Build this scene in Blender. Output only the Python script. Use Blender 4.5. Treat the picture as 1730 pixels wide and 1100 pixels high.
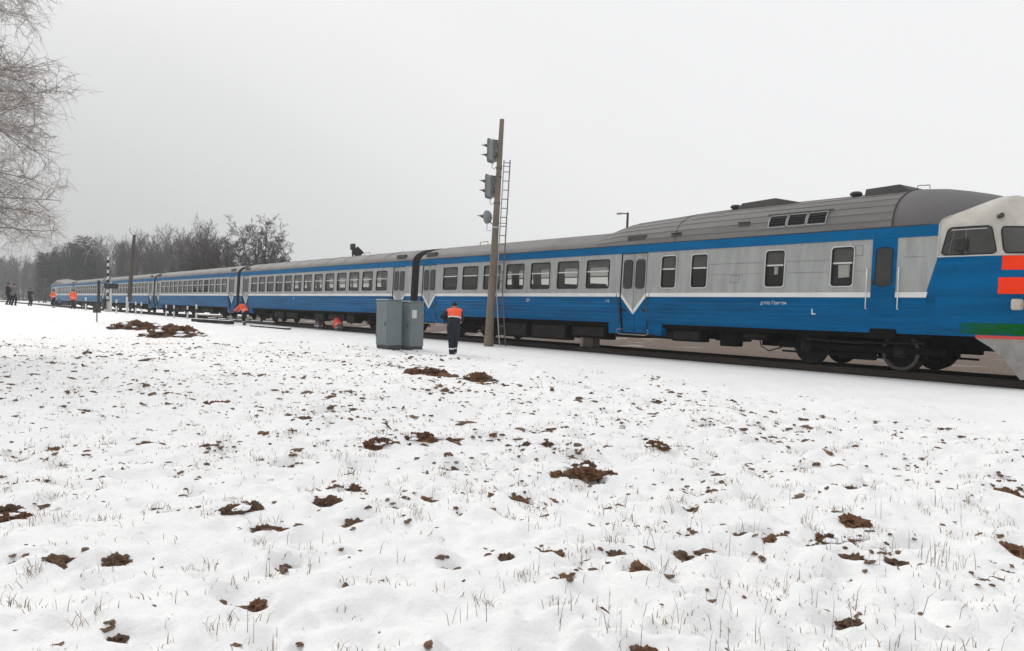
import bpy, bmesh, math, random
from mathutils import Vector, Matrix, noise

for o in list(bpy.data.objects): bpy.data.objects.remove(o)
SC = bpy.context.scene
COL = SC.collection
R = math.radians

# ------------------------------------------------------------------ camera
cam_data = bpy.data.cameras.new('camera')
cam = bpy.data.objects.new('camera', cam_data); COL.objects.link(cam); SC.camera = cam
cam_data.sensor_width = 36.0
cam_data.lens = 36.0 * 1350.0 / 1730.0
cam_data.clip_start = 0.1; cam_data.clip_end = 9000
AL, PIT, ROLL = R(36.666), R(1.268), R(1.26)
fh = Vector((-math.cos(AL), math.sin(AL), 0)); rt = Vector((math.sin(AL), math.cos(AL), 0)); up = Vector((0, 0, 1))
F = fh * math.cos(PIT) - up * math.sin(PIT); U = up * math.cos(PIT) + fh * math.sin(PIT)
R2 = rt * math.cos(ROLL) + U * math.sin(ROLL); U2 = U * math.cos(ROLL) - rt * math.sin(ROLL)
cam.matrix_world = Matrix(((R2.x, U2.x, -F.x, 0), (R2.y, U2.y, -F.y, 0), (R2.z, U2.z, -F.z, 1.55), (0, 0, 0, 1)))

# ------------------------------------------------------------------ world: overcast winter sky
SUN_EL, SUN_AZ = R(36), R(266)          # azimuth clockwise from +Y
world = bpy.data.worlds.new('World'); SC.world = world; world.use_nodes = True
nt = world.node_tree; nt.nodes.clear()
def N(t, **kw):
    n = nt.nodes.new(t)
    for k, v in kw.items(): setattr(n, k, v)
    return n
out = N('ShaderNodeOutputWorld'); bg = N('ShaderNodeBackground')
sky = N('ShaderNodeTexSky', sky_type='NISHITA'); sky.sun_disc = False
sky.sun_elevation = SUN_EL; sky.sun_rotation = SUN_AZ; sky.dust_density = 4; sky.air_density = 1
hs = N('ShaderNodeHueSaturation'); hs.inputs['Saturation'].default_value = 0.25; hs.inputs['Value'].default_value = 0.11
tc = N('ShaderNodeTexCoord')
ramp = N('ShaderNodeValToRGB')              # a dark cloud bank low on the left, even white cloud elsewhere
ramp.color_ramp.interpolation = 'CARDINAL'
els = [(0.42, 0.455, 0.470, 0.480), (0.60, 0.588, 0.600, 0.608), (0.75, 0.735, 0.742, 0.748), (0.90, 0.862, 0.865, 0.870), (1.05, 0.905, 0.908, 0.915), (1.40, 0.955, 0.957, 0.965)]
while len(ramp.color_ramp.elements) < len(els): ramp.color_ramp.elements.new(0.5)
for e_, v in zip(ramp.color_ramp.elements, els): e_.position = v[0] / 1.5; e_.color = (v[1], v[2], v[3], 1)
dot = N('ShaderNodeVectorMath', operation='DOT_PRODUCT'); dot.inputs[1].default_value = (0.6 * math.sin(AL), 0.6 * math.cos(AL), 0.95)
mr = N('ShaderNodeMath', operation='ADD'); mr.inputs[1].default_value = 0.707
mr3 = N('ShaderNodeMath', operation='DIVIDE'); mr3.inputs[1].default_value = 1.5
cl = N('ShaderNodeTexNoise'); cl.inputs['Scale'].default_value = 1.6; cl.inputs['Detail'].default_value = 4
mr2 = N('ShaderNodeMapRange'); mr2.inputs[3].default_value = 0.965; mr2.inputs[4].default_value = 1.035
vs = N('ShaderNodeVectorMath', operation='SCALE')
mix = N('ShaderNodeMixRGB'); mix.inputs[0].default_value = 0.92
L = nt.links.new
L(tc.outputs['Generated'], dot.inputs[0]); L(dot.outputs['Value'], mr.inputs[0]); L(mr.outputs[0], mr3.inputs[0]); L(mr3.outputs[0], ramp.inputs[0])
L(tc.outputs['Generated'], cl.inputs['Vector']); L(cl.outputs['Fac'], mr2.inputs[0])
L(ramp.outputs[0], vs.inputs[0]); L(mr2.outputs[0], vs.inputs['Scale'])
L(sky.outputs[0], hs.inputs['Color']); L(hs.outputs[0], mix.inputs[1]); L(vs.outputs[0], mix.inputs[2])
L(mix.outputs[0], bg.inputs[0]); bg.inputs[1].default_value = 1.0; L(bg.outputs[0], out.inputs[0])

# ------------------------------------------------------------------ sun (veiled)
sd = bpy.data.lights.new('sun', 'SUN'); sd.energy = 1.4; sd.angle = R(30); sd.color = (1, 0.97, 0.93)
sun = bpy.data.objects.new('sun', sd); COL.objects.link(sun)
sdir = Vector((math.sin(SUN_AZ) * math.cos(SUN_EL), math.cos(SUN_AZ) * math.cos(SUN_EL), math.sin(SUN_EL)))
sun.rotation_euler = (-sdir).to_track_quat('-Z', 'Y').to_euler()

SC.view_settings.view_transform = 'Standard'; SC.view_settings.look = 'None'
SC.view_settings.exposure = 0.0; SC.view_settings.gamma = 1.0
SC.cycles.max_bounces = 8; SC.cycles.diffuse_bounces = 3; SC.cycles.glossy_bounces = 3; SC.cycles.transparent_max_bounces = 12
SC.cycles.volume_bounces = 1; SC.cycles.use_denoising = True
SC.cycles.use_adaptive_sampling = True; SC.cycles.adaptive_threshold = 0.02

# ------------------------------------------------------------------ materials
M = {}
def material(name, color, rough=0.6, metal=0.0, var=0.12, scale=3.0, dirt=None, dirt_amt=0.0, dirt_scale=1.5, bump=0.0, bump_scale=40, stretch=(1, 1, 1), spec=0.5, rand=True):
    m = bpy.data.materials.new(name); m.use_nodes = True
    t = m.node_tree; b = t.nodes['Principled BSDF']; l = t.links.new
    b.inputs['Roughness'].default_value = rough; b.inputs['Metallic'].default_value = metal
    b.inputs['Specular IOR Level'].default_value = spec
    tc = t.nodes.new('ShaderNodeTexCoord'); mp = t.nodes.new('ShaderNodeMapping'); mp.inputs['Scale'].default_value = stretch
    l(tc.outputs['Object'], mp.inputs[0])
    vec = mp.outputs[0]
    if rand:
        oi = t.nodes.new('ShaderNodeObjectInfo'); a = t.nodes.new('ShaderNodeVectorMath'); a.operation = 'MULTIPLY_ADD'
        l(oi.outputs['Random'], a.inputs[0]); a.inputs[1].default_value = (37, 17, 23); l(vec, a.inputs[2]); vec = a.outputs[0]
    n = t.nodes.new('ShaderNodeTexNoise'); n.inputs['Scale'].default_value = scale; n.inputs['Detail'].default_value = 6; n.inputs['Roughness'].default_value = 0.65
    l(vec, n.inputs['Vector'])
    mrn = t.nodes.new('ShaderNodeMapRange'); mrn.inputs[1].default_value = 0.25; mrn.inputs[2].default_value = 0.75
    mrn.inputs[3].default_value = 1 - var; mrn.inputs[4].default_value = 1 + var; l(n.outputs['Fac'], mrn.inputs[0])
    sc = t.nodes.new('ShaderNodeVectorMath'); sc.operation = 'SCALE'; sc.inputs[0].default_value = color; l(mrn.outputs[0], sc.inputs['Scale'])
    col = sc.outputs[0]
    if dirt:
        n2 = t.nodes.new('ShaderNodeTexNoise'); n2.inputs['Scale'].default_value = dirt_scale; n2.inputs['Detail'].default_value = 8; n2.inputs['Roughness'].default_value = 0.7
        l(vec, n2.inputs['Vector'])
        m2 = t.nodes.new('ShaderNodeMapRange'); m2.inputs[1].default_value = 0.42; m2.inputs[2].default_value = 0.72; m2.inputs[3].default_value = 0; m2.inputs[4].default_value = dirt_amt
        l(n2.outputs['Fac'], m2.inputs[0])
        mx = t.nodes.new('ShaderNodeMixRGB'); l(m2.outputs[0], mx.inputs[0]); l(col, mx.inputs[1]); mx.inputs[2].default_value = (*dirt, 1)
        col = mx.outputs[0]
    l(col, b.inputs['Base Color'])
    if bump:
        n3 = t.nodes.new('ShaderNodeTexNoise'); n3.inputs['Scale'].default_value = bump_scale; n3.inputs['Detail'].default_value = 5
        l(vec, n3.inputs['Vector']); bp = t.nodes.new('ShaderNodeBump'); bp.inputs['Strength'].default_value = bump; bp.inputs['Distance'].default_value = 0.03
        l(n3.outputs['Fac'], bp.inputs['Height']); l(bp.outputs[0], b.inputs['Normal'])
    M[name] = m
    return m

SOOT = (0.06, 0.055, 0.05)
material('grey_paint', (0.345, 0.355, 0.345), 0.5, var=0.12, scale=1.2, dirt=(0.175, 0.172, 0.165), dirt_amt=0.6, dirt_scale=1.6, stretch=(2.4, 1, 0.4))
material('blue_paint', (0.0, 0.112, 0.285), 0.4, var=0.16, scale=1.0, dirt=(0.004, 0.038, 0.085), dirt_amt=0.75, dirt_scale=1.5, stretch=(0.16, 1, 2.2), bump=0.06, bump_scale=6, spec=0.05)
material('cornice_paint', (0.0, 0.115, 0.28), 0.5, spec=0.08, var=0.15, scale=1.2, dirt=(0.0, 0.06, 0.13), dirt_amt=0.5, stretch=(0.4, 1, 1))
material('white_paint', (0.74, 0.74, 0.72), 0.5, var=0.08, dirt=(0.4, 0.37, 0.33), dirt_amt=0.4)
material('roof_paint', (0.170, 0.165, 0.158), 0.7, var=0.15, scale=0.9, dirt=(0.085, 0.080, 0.075), dirt_amt=0.6, dirt_scale=0.7, stretch=(0.5, 1, 1), bump=0.05, bump_scale=8)
material('roof_front', (0.125, 0.12, 0.125), 0.65, var=0.12, scale=0.9, dirt=(0.07, 0.065, 0.065), dirt_amt=0.5, dirt_scale=0.9)
material('roof_dark', (0.055, 0.052, 0.05), 0.75, var=0.2, scale=3)
material('cream_paint', (0.55, 0.53, 0.48), 0.5, var=0.10, scale=1.5, dirt=(0.30, 0.27, 0.23), dirt_amt=0.6, dirt_scale=1.8)
material('orange_paint', (0.97, 0.050, 0.012), 0.6, var=0.06, spec=0.1, dirt=(0.6, 0.05, 0.02), dirt_amt=0.3)
material('red_paint', (0.60, 0.055, 0.04), 0.5, var=0.1)
material('green_paint', (0.002, 0.10, 0.012), 0.6, spec=0.08, var=0.2, dirt=(0.0, 0.085, 0.16), dirt_amt=0.8, dirt_scale=2.2)
material('plow_grey', (0.30, 0.295, 0.28), 0.6, var=0.2, dirt=(0.14, 0.12, 0.10), dirt_amt=0.7, dirt_scale=2.5)
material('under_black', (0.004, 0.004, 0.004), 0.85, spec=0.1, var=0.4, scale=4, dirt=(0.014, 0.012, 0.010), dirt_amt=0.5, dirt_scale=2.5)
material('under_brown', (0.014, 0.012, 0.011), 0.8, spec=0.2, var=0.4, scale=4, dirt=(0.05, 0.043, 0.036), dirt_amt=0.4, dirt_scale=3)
material('rubber_black', (0.010, 0.010, 0.011), 0.8, var=0.2)
material('steel_worn', (0.22, 0.21, 0.20), 0.45, metal=0.6, var=0.2)
material('aluminium', (0.62, 0.62, 0.60), 0.4, metal=0.3, var=0.08)
material('rail_rust', (0.042, 0.030, 0.024), 0.8, var=0.3, scale=6, dirt=(0.022, 0.017, 0.015), dirt_amt=0.8)
material('interior_wall', (0.22, 0.215, 0.19), 0.7, var=0.05)
material('interior_ceiling', (0.35, 0.34, 0.31), 0.7, var=0.05)
material('seat_cover', (0.055, 0.045, 0.035), 0.7, var=0.2)
material('paper_white', (0.75, 0.75, 0.73), 0.6, var=0.05)
material('letter_white', (0.62, 0.66, 0.70), 0.5, var=0.15, scale=20)
material('cabinet_light', (0.165, 0.198, 0.205), 0.5, var=0.06, scale=2, dirt=(0.10, 0.13, 0.135), dirt_amt=0.35, dirt_scale=2.2)
material('cabinet_plinth', (0.05, 0.055, 0.06), 0.7, var=0.2)
material('concrete', (0.20, 0.165, 0.125), 0.85, var=0.18, scale=2.2, dirt=(0.11, 0.095, 0.075), dirt_amt=0.6, dirt_scale=1.6, stretch=(1, 1, 0.3), bump=0.25, bump_scale=30)
material('mast_grey', (0.13, 0.12, 0.105), 0.8, var=0.2, scale=3, dirt=(0.06, 0.055, 0.05), dirt_amt=0.5, stretch=(1, 1, 0.3))
material('signal_grey', (0.25, 0.262, 0.265), 0.55, var=0.12, scale=4, dirt=(0.10, 0.11, 0.115), dirt_amt=0.5, dirt_scale=4)
material('dark_metal', (0.035, 0.034, 0.033), 0.6, var=0.2)
material('galvanised', (0.42, 0.43, 0.43), 0.5, metal=0.4, var=0.1)
material('wood_pole', (0.075, 0.062, 0.052), 0.9, var=0.25, scale=6, stretch=(1, 1, 0.1), bump=0.3, bump_scale=20)
material('whitewash', (0.66, 0.65, 0.62), 0.8, var=0.1, dirt=(0.3, 0.28, 0.25), dirt_amt=0.4, dirt_scale=6)
material('black_paint', (0.014, 0.014, 0.015), 0.55, var=0.2)
material('lens_dark', (0.03, 0.012, 0.012), 0.15, var=0.1)
material('lens_yellow', (0.6, 0.33, 0.04), 0.2, var=0.1)
material('bark', (0.060, 0.050, 0.044), 0.9, var=0.25, scale=3)
material('bark_dark', (0.034, 0.028, 0.025), 0.9, var=0.25, scale=3)
material('twig_grey', (0.23, 0.205, 0.188), 0.9, var=0.2, scale=1)
material('birch_twig', (0.48, 0.445, 0.42), 0.9, var=0.25, scale=0.6)
material('birch_bark', (0.55, 0.53, 0.50), 0.8, var=0.1, scale=2, dirt=(0.05, 0.045, 0.04), dirt_amt=0.9, dirt_scale=3)
material('needles', (0.020, 0.034, 0.022), 0.8, var=0.35, scale=0.8)
material('soil', (0.205, 0.095, 0.045), 0.95, var=0.45, scale=7, dirt=(0.30, 0.16, 0.08), dirt_amt=0.6, dirt_scale=14, bump=0.7, bump_scale=30)
material('soil_dark', (0.135, 0.078, 0.046), 0.95, var=0.45, scale=7, dirt=(0.24, 0.15, 0.09), dirt_amt=0.6, dirt_scale=14, bump=0.7, bump_scale=30)
material('dry_grass', (0.29, 0.215, 0.14), 0.9, var=0.4, scale=5)
material('dry_stalk', (0.13, 0.10, 0.075), 0.9, var=0.4, scale=5)
material('dead_leaf', (0.15, 0.095, 0.058), 0.9, var=0.5, scale=3)
material('leaf_ochre', (0.17, 0.085, 0.035), 0.9, var=0.4, scale=9)
material('snow_plain', (0.86, 0.87, 0.89), 0.7, var=0.02)
material('cloth_navy', (0.010, 0.014, 0.026), 0.9, var=0.25, scale=9, bump=0.35, bump_scale=16)
material('cloth_black', (0.012, 0.011, 0.012), 0.9, var=0.25, scale=9, bump=0.3, bump_scale=16)
material('cloth_grey', (0.13, 0.13, 0.135), 0.9, var=0.2, scale=9)
material('cloth_maroon', (0.055, 0.014, 0.016), 0.9, var=0.2, scale=9)
material('vest_orange', (0.92, 0.115, 0.035), 0.7, var=0.12, scale=6)
material('vest_red', (0.80, 0.075, 0.045), 0.7, var=0.12, scale=6)
material('reflective', (0.68, 0.70, 0.70), 0.35, var=0.06)
material('skin', (0.42, 0.24, 0.17), 0.6, var=0.08)
material('shoe_grey', (0.23, 0.23, 0.23), 0.7, var=0.15)
material('hair_dark', (0.02, 0.015, 0.012), 0.8, var=0.2)

def glass(name, tint, refl, grime=0.1):
    m = bpy.data.materials.new(name); m.use_nodes = True; t = m.node_tree; t.nodes.clear(); l = t.links.new
    o = t.nodes.new('ShaderNodeOutputMaterial'); tr = t.nodes.new('ShaderNodeBsdfTransparent'); tr.inputs[0].default_value = (*tint, 1)
    gl = t.nodes.new('ShaderNodeBsdfGlossy'); gl.inputs['Roughness'].default_value = 0.04; gl.inputs['Color'].default_value = (0.9, 0.9, 0.9, 1)
    df = t.nodes.new('ShaderNodeBsdfDiffuse'); df.inputs['Color'].default_value = (0.20, 0.195, 0.18, 1)   # grime on the pane
    lw = t.nodes.new('ShaderNodeFresnel'); lw.inputs[0].default_value = 1.5
    ml = t.nodes.new('ShaderNodeMath'); ml.operation = 'MULTIPLY'; ml.inputs[1].default_value = refl; l(lw.outputs[0], ml.inputs[0])
    m1 = t.nodes.new('ShaderNodeMixShader'); m1.inputs[0].default_value = grime; l(tr.outputs[0], m1.inputs[1]); l(df.outputs[0], m1.inputs[2])
    m2 = t.nodes.new('ShaderNodeMixShader'); l(ml.outputs[0], m2.inputs[0]); l(m1.outputs[0], m2.inputs[1]); l(gl.outputs[0], m2.inputs[2])
    l(m2.outputs[0], o.inputs[0]); M[name] = m
glass('window_glass', (0.86, 0.87, 0.83), 0.7, 0.13)
glass('sash_glass', (0.66, 0.67, 0.64), 0.7, 0.40)
material('cab_glass', (0.045, 0.043, 0.038), 0.06, var=0.3, scale=2.5, spec=0.75)
material('dark_glass', (0.042, 0.043, 0.040), 0.12, var=0.15, scale=2, spec=0.35)

# snow ground: white with earth and litter showing through in patches
def snow_ground():
    m = bpy.data.materials.new('snow_ground'); m.use_nodes = True; t = m.node_tree; l = t.links.new; b = t.nodes['Principled BSDF']
    b.inputs['Roughness'].default_value = 0.65; b.inputs['Specular IOR Level'].default_value = 0.25
    geo = t.nodes.new('ShaderNodeNewGeometry'); vec = geo.outputs['Position']
    def nz(scale, detail=5, rough=0.6, d=0.0):
        n = t.nodes.new('ShaderNodeTexNoise'); n.inputs['Scale'].default_value = scale; n.inputs['Detail'].default_value = detail
        n.inputs['Roughness'].default_value = rough; n.inputs['Distortion'].default_value = d; l(vec, n.inputs['Vector']); return n.outputs['Fac']
    def rng(v, a, bb, c=0.0, dd=1.0):
        n = t.nodes.new('ShaderNodeMapRange'); n.inputs[1].default_value = a; n.inputs[2].default_value = bb; n.inputs[3].default_value = c; n.inputs[4].default_value = dd
        n.interpolation_type = 'SMOOTHSTEP'; l(v, n.inputs[0]); return n.outputs[0]
    def mul(a, bb, op='MULTIPLY'):
        n = t.nodes.new('ShaderNodeMath'); n.operation = op
        for k, v in ((0, a), (1, bb)):
            if isinstance(v, (int, float)): n.inputs[k].default_value = v
            else: l(v, n.inputs[k])
        return n.outputs[0]
    att = t.nodes.new('ShaderNodeAttribute'); att.attribute_name = 'bare'
    spk = rng(nz(7.5, 6, 0.62, 0.4), 0.615, 0.66); reg = rng(nz(0.7, 3), 0.42, 0.62)
    fine = mul(rng(nz(22, 4, 0.6, 0.3), 0.64, 0.70), rng(nz(1.1, 3), 0.45, 0.65))
    mask = mul(mul(spk, reg), att.outputs['Fac']); mask = mul(mask, mul(fine, mul(att.outputs['Fac'], 0.55)), 'MAXIMUM')
    big = rng(nz(0.5, 4), 0.3, 0.7, 0.97, 1.02)
    snow = t.nodes.new('ShaderNodeVectorMath'); snow.operation = 'SCALE'; snow.inputs[0].default_value = (0.85, 0.85, 0.85); l(big, snow.inputs['Scale'])
    earth = t.nodes.new('ShaderNodeValToRGB'); earth.color_ramp.elements[0].color = (0.05, 0.04, 0.032, 1); earth.color_ramp.elements[1].color = (0.17, 0.14, 0.115, 1)
    earth.color_ramp.elements[0].position = 0.3; earth.color_ramp.elements[1].position = 0.7; l(nz(4, 5), earth.inputs[0])
    mx = t.nodes.new('ShaderNodeMixRGB'); l(mask, mx.inputs[0]); l(snow.outputs[0], mx.inputs[1]); l(earth.outputs[0], mx.inputs[2]); l(mx.outputs[0], b.inputs['Base Color'])
    bp = t.nodes.new('ShaderNodeBump'); bp.inputs['Strength'].default_value = 0.55; bp.inputs['Distance'].default_value = 0.035
    hh = mul(mul(nz(9, 5, 0.55), mul(nz(34, 4), 0.35), 'ADD'), mul(mask, -0.5), 'ADD'); l(hh, bp.inputs['Height']); l(bp.outputs[0], b.inputs['Normal'])
    M['snow_ground'] = m
snow_ground()

def ballast_mat():
    m = bpy.data.materials.new('ballast'); m.use_nodes = True; t = m.node_tree; l = t.links.new; b = t.nodes['Principled BSDF']; b.inputs['Roughness'].default_value = 0.95
    geo = t.nodes.new('ShaderNodeNewGeometry')
    v = t.nodes.new('ShaderNodeTexVoronoi'); v.inputs['Scale'].default_value = 16; l(geo.outputs['Position'], v.inputs['Vector'])
    r = t.nodes.new('ShaderNodeValToRGB'); r.color_ramp.elements[0].color = (0.080, 0.056, 0.041, 1); r.color_ramp.elements[1].color = (0.185, 0.136, 0.102, 1); l(v.outputs['Color'], r.inputs[0])
    n = t.nodes.new('ShaderNodeTexNoise'); n.inputs['Scale'].default_value = 0.55; n.inputs['Detail'].default_value = 7; l(geo.outputs['Position'], n.inputs['Vector'])
    mr = t.nodes.new('ShaderNodeMapRange'); mr.inputs[1].default_value = 0.60; mr.inputs[2].default_value = 0.66; l(n.outputs['Fac'], mr.inputs[0])
    sx = t.nodes.new('ShaderNodeSeparateXYZ'); l(geo.outputs['Position'], sx.inputs[0])
    far = t.nodes.new('ShaderNodeMapRange'); far.inputs[1].default_value = -36; far.inputs[2].default_value = -20; far.inputs[3].default_value = 1; far.inputs[4].default_value = 0.12; l(sx.outputs['X'], far.inputs[0])
    fm = t.nodes.new('ShaderNodeMath'); fm.operation = 'MULTIPLY'; l(mr.outputs[0], fm.inputs[0]); l(far.outputs[0], fm.inputs[1])
    mx = t.nodes.new('ShaderNodeMixRGB'); l(fm.outputs[0], mx.inputs[0]); l(r.outputs[0], mx.inputs[1]); mx.inputs[2].default_value = (0.7, 0.7, 0.71, 1)
    l(mx.outputs[0], b.inputs['Base Color'])
    bp = t.nodes.new('ShaderNodeBump'); bp.inputs['Strength'].default_value = 0.8; bp.inputs['Distance'].default_value = 0.04; l(v.outputs['Distance'], bp.inputs['Height']); l(bp.outputs[0], b.inputs['Normal'])
    M['ballast'] = m
ballast_mat()

# ------------------------------------------------------------------ mesh helpers
class MB:
    def __init__(s): s.v = []; s.f = []; s.m = []; s.s = []
    def add(s, vs, fs, m=0, smooth=False):
        o = len(s.v); s.v += [tuple(p) for p in vs]
        for f in fs: s.f.append(tuple(i + o for i in f)); s.m.append(m); s.s.append(smooth)
        return s
    def box(s, x0, x1, y0, y1, z0, z1, m=0):
        return s.add([(x0,y0,z0),(x1,y0,z0),(x1,y1,z0),(x0,y1,z0),(x0,y0,z1),(x1,y0,z1),(x1,y1,z1),(x0,y1,z1)],
                     [(0,3,2,1),(4,5,6,7),(0,1,5,4),(1,2,6,5),(2,3,7,6),(3,0,4,7)], m)
    def cbox(s, x0, x1, y0, y1, z0, z1, c=0.02, m=0):
        xs, ys, zs = (x0, x1), (y0, y1), (z0, z1); vs = []; ix = {}
        for i in (0, 1):
            for j in (0, 1):
                for k in (0, 1):
                    sx, sy, sz = (1 - 2*i)*c, (1 - 2*j)*c, (1 - 2*k)*c
                    b = (xs[i], ys[j], zs[k])
                    for a in range(3):
                        p = [b[0]+sx, b[1]+sy, b[2]+sz]; p[a] = b[a]; ix[i,j,k,a] = len(vs); vs.append(p)
        fs = []
        for a in range(3):
            o1, o2 = (a+1) % 3, (a+2) % 3
            for e0 in (0, 1):
                q = []
                for (p, r_) in ((0,0),(1,0),(1,1),(0,1)):
                    t = [0,0,0]; t[a] = e0; t[o1] = p; t[o2] = r_; q.append(ix[t[0],t[1],t[2],a])
                fs.append(tuple(q) if e0 else tuple(reversed(q)))
            for p in (0, 1):
                for r_ in (0, 1):
                    def I(e_, ax):
                        t = [0,0,0]; t[a] = e_; t[o1] = p; t[o2] = r_; return ix[t[0],t[1],t[2],ax]
                    fs.append((I(0,o1), I(1,o1), I(1,o2), I(0,o2)))
        for i in (0, 1):
            for j in (0, 1):
                for k in (0, 1): fs.append((ix[i,j,k,0], ix[i,j,k,1], ix[i,j,k,2]))
        return s.add(vs, fs, m)
    def tube(s, pts, rad, n=8, m=0, cap=True, smooth=True):
        pts = [Vector(p) for p in pts]
        if not hasattr(rad, '__len__'): rad = [rad] * len(pts)
        vs, fs = [], []; ref = None
        for i, p in enumerate(pts):
            d = (pts[min(i+1, len(pts)-1)] - pts[max(i-1, 0)])
            if d.length < 1e-9: d = Vector((0,0,1))
            d.normalize()
            if ref is None: ref = d.orthogonal().normalized()
            else:
                ref = ref - d * ref.dot(d)
                ref = ref.normalized() if ref.length > 1e-6 else d.orthogonal().normalized()
            b = d.cross(ref)
            for k in range(n):
                a = 2 * math.pi * k / n
                vs.append(p + (ref * math.cos(a) + b * math.sin(a)) * rad[i])
        for i in range(len(pts) - 1):
            for k in range(n): fs.append((i*n+k, i*n+(k+1) % n, (i+1)*n+(k+1) % n, (i+1)*n+k))
        s.add(vs, fs, m, smooth)
        if cap and n > 3:
            s.add(vs[:n], [tuple(reversed(range(n)))], m); s.add(vs[-n:], [tuple(range(n))], m)
        return s
    def lathe(s, prof, axis='z', c=(0, 0, 0), n=16, m=0, smooth=True):
        vs, fs = [], []
        for r_, h in prof:
            for k in range(n):
                a = 2*math.pi*k/n; u, w = r_*math.cos(a), r_*math.sin(a)
                p = {'z': (u, w, h), 'y': (u, h, w), 'x': (h, u, w)}[axis]
                vs.append((p[0]+c[0], p[1]+c[1], p[2]+c[2]))
        for i in range(len(prof)-1):
            for k in range(n): fs.append((i*n+k, i*n+(k+1) % n, (i+1)*n+(k+1) % n, (i+1)*n+k))
        return s.add(vs, fs, m, smooth)
    def prism(s, poly, d, m=0):
        n = len(poly); vs = [Vector(p) for p in poly] + [Vector(p) + Vector(d) for p in poly]
        fs = [tuple(reversed(range(n))), tuple(range(n, 2*n))] + [(i, (i+1) % n, n+(i+1) % n, n+i) for i in range(n)]
        return s.add(vs, fs, m)
    def grid(s, rows, m=0, smooth=True, flip=False):
        w = len(rows[0]); vs = [p for r_ in rows for p in r_]; fs = []
        for i in range(len(rows)-1):
            for j in range(w-1):
                q = (i*w+j, i*w+j+1, (i+1)*w+j+1, (i+1)*w+j); fs.append(tuple(reversed(q)) if flip else q)
        return s.add(vs, fs, m, smooth)
    def mesh(s, name, mats):
        me = bpy.data.meshes.new(name); me.from_pydata(s.v, [], s.f)
        for k in (mats if isinstance(mats, (list, tuple)) else [mats]): me.materials.append(M[k])
        me.polygons.foreach_set('material_index', s.m); me.polygons.foreach_set('use_smooth', s.s); me.update(); return me
    def build(s, name, mats, parent=None, loc=(0, 0, 0), rotz=0):
        return link(name, s.mesh(name, mats), parent, loc, rotz)
def link(name, me, parent=None, loc=(0, 0, 0), rotz=0):
    o = bpy.data.objects.new(name, me); COL.objects.link(o); o.location = loc; o.rotation_euler = (0, 0, rotz)
    if parent: o.parent = parent
    return o
def tag(o, label, cat, group=None):
    o['label'] = label; o['category'] = cat
    if group: o['group'] = group
    return o
def thing(name, label, cat, loc=(0, 0, 0), rotz=0, group=None):
    return tag(link(name, None, None, loc, rotz), label, cat, group)
def struct(o): o['kind'] = 'structure'; return o
CHILDREN = {}
def copy_tree(o, parent=None):
    kids = [c for c in bpy.data.objects if c.parent == o]
    c = o.copy(); COL.objects.link(c); c.parent = parent
    for k in kids: copy_tree(k, c)
    return c
def lerp(a, b, t): return a + (b - a) * t
def interp(tab, x):
    if x <= tab[0][0]: return tab[0][1]
    for (a, fa), (b, fb) in zip(tab, tab[1:]):
        if x <= b: return lerp(fa, fb, (x - a) / (b - a))
    return tab[-1][1]
def smooth(a, b, x):
    t = max(0.0, min(1.0, (x - a) / (b - a))); return t * t * (3 - 2 * t)

# ------------------------------------------------------------------ ground
FWD = Vector((-math.cos(AL), math.sin(AL))); RGT = Vector((math.sin(AL), math.cos(AL)))
def along(u, depth):           # a spot by bearing (in 1/1350 of the view axis) and distance
    q = FWD * depth + RGT * (u * depth / 1350.0); return q.x, q.y
rnd = random.Random(101)
def field_spot():
    for _ in range(50):
        u = rnd.uniform(-960, 960); d = 2.6 + 30 * rnd.random() ** 1.35; x, y = along(u, d)
        if y > 14.2 or y < -4: continue
        dens = 0.30 + 0.9 * max(0, noise.noise(Vector((x * 0.35, y * 0.35, 5)))) + 0.35 * smooth(5, 9, d) * (1 - smooth(22, 34, d))
        dens *= 1 - 0.72 * smooth(9.8, 13.5, y); dens *= 1 - 0.45 * smooth(-8, -3, x) * smooth(5.5, 8, y)
        if rnd.random() < dens: return x, y, d
    return x, y, d
NEST = [field_spot() for _ in range(420)]
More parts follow.
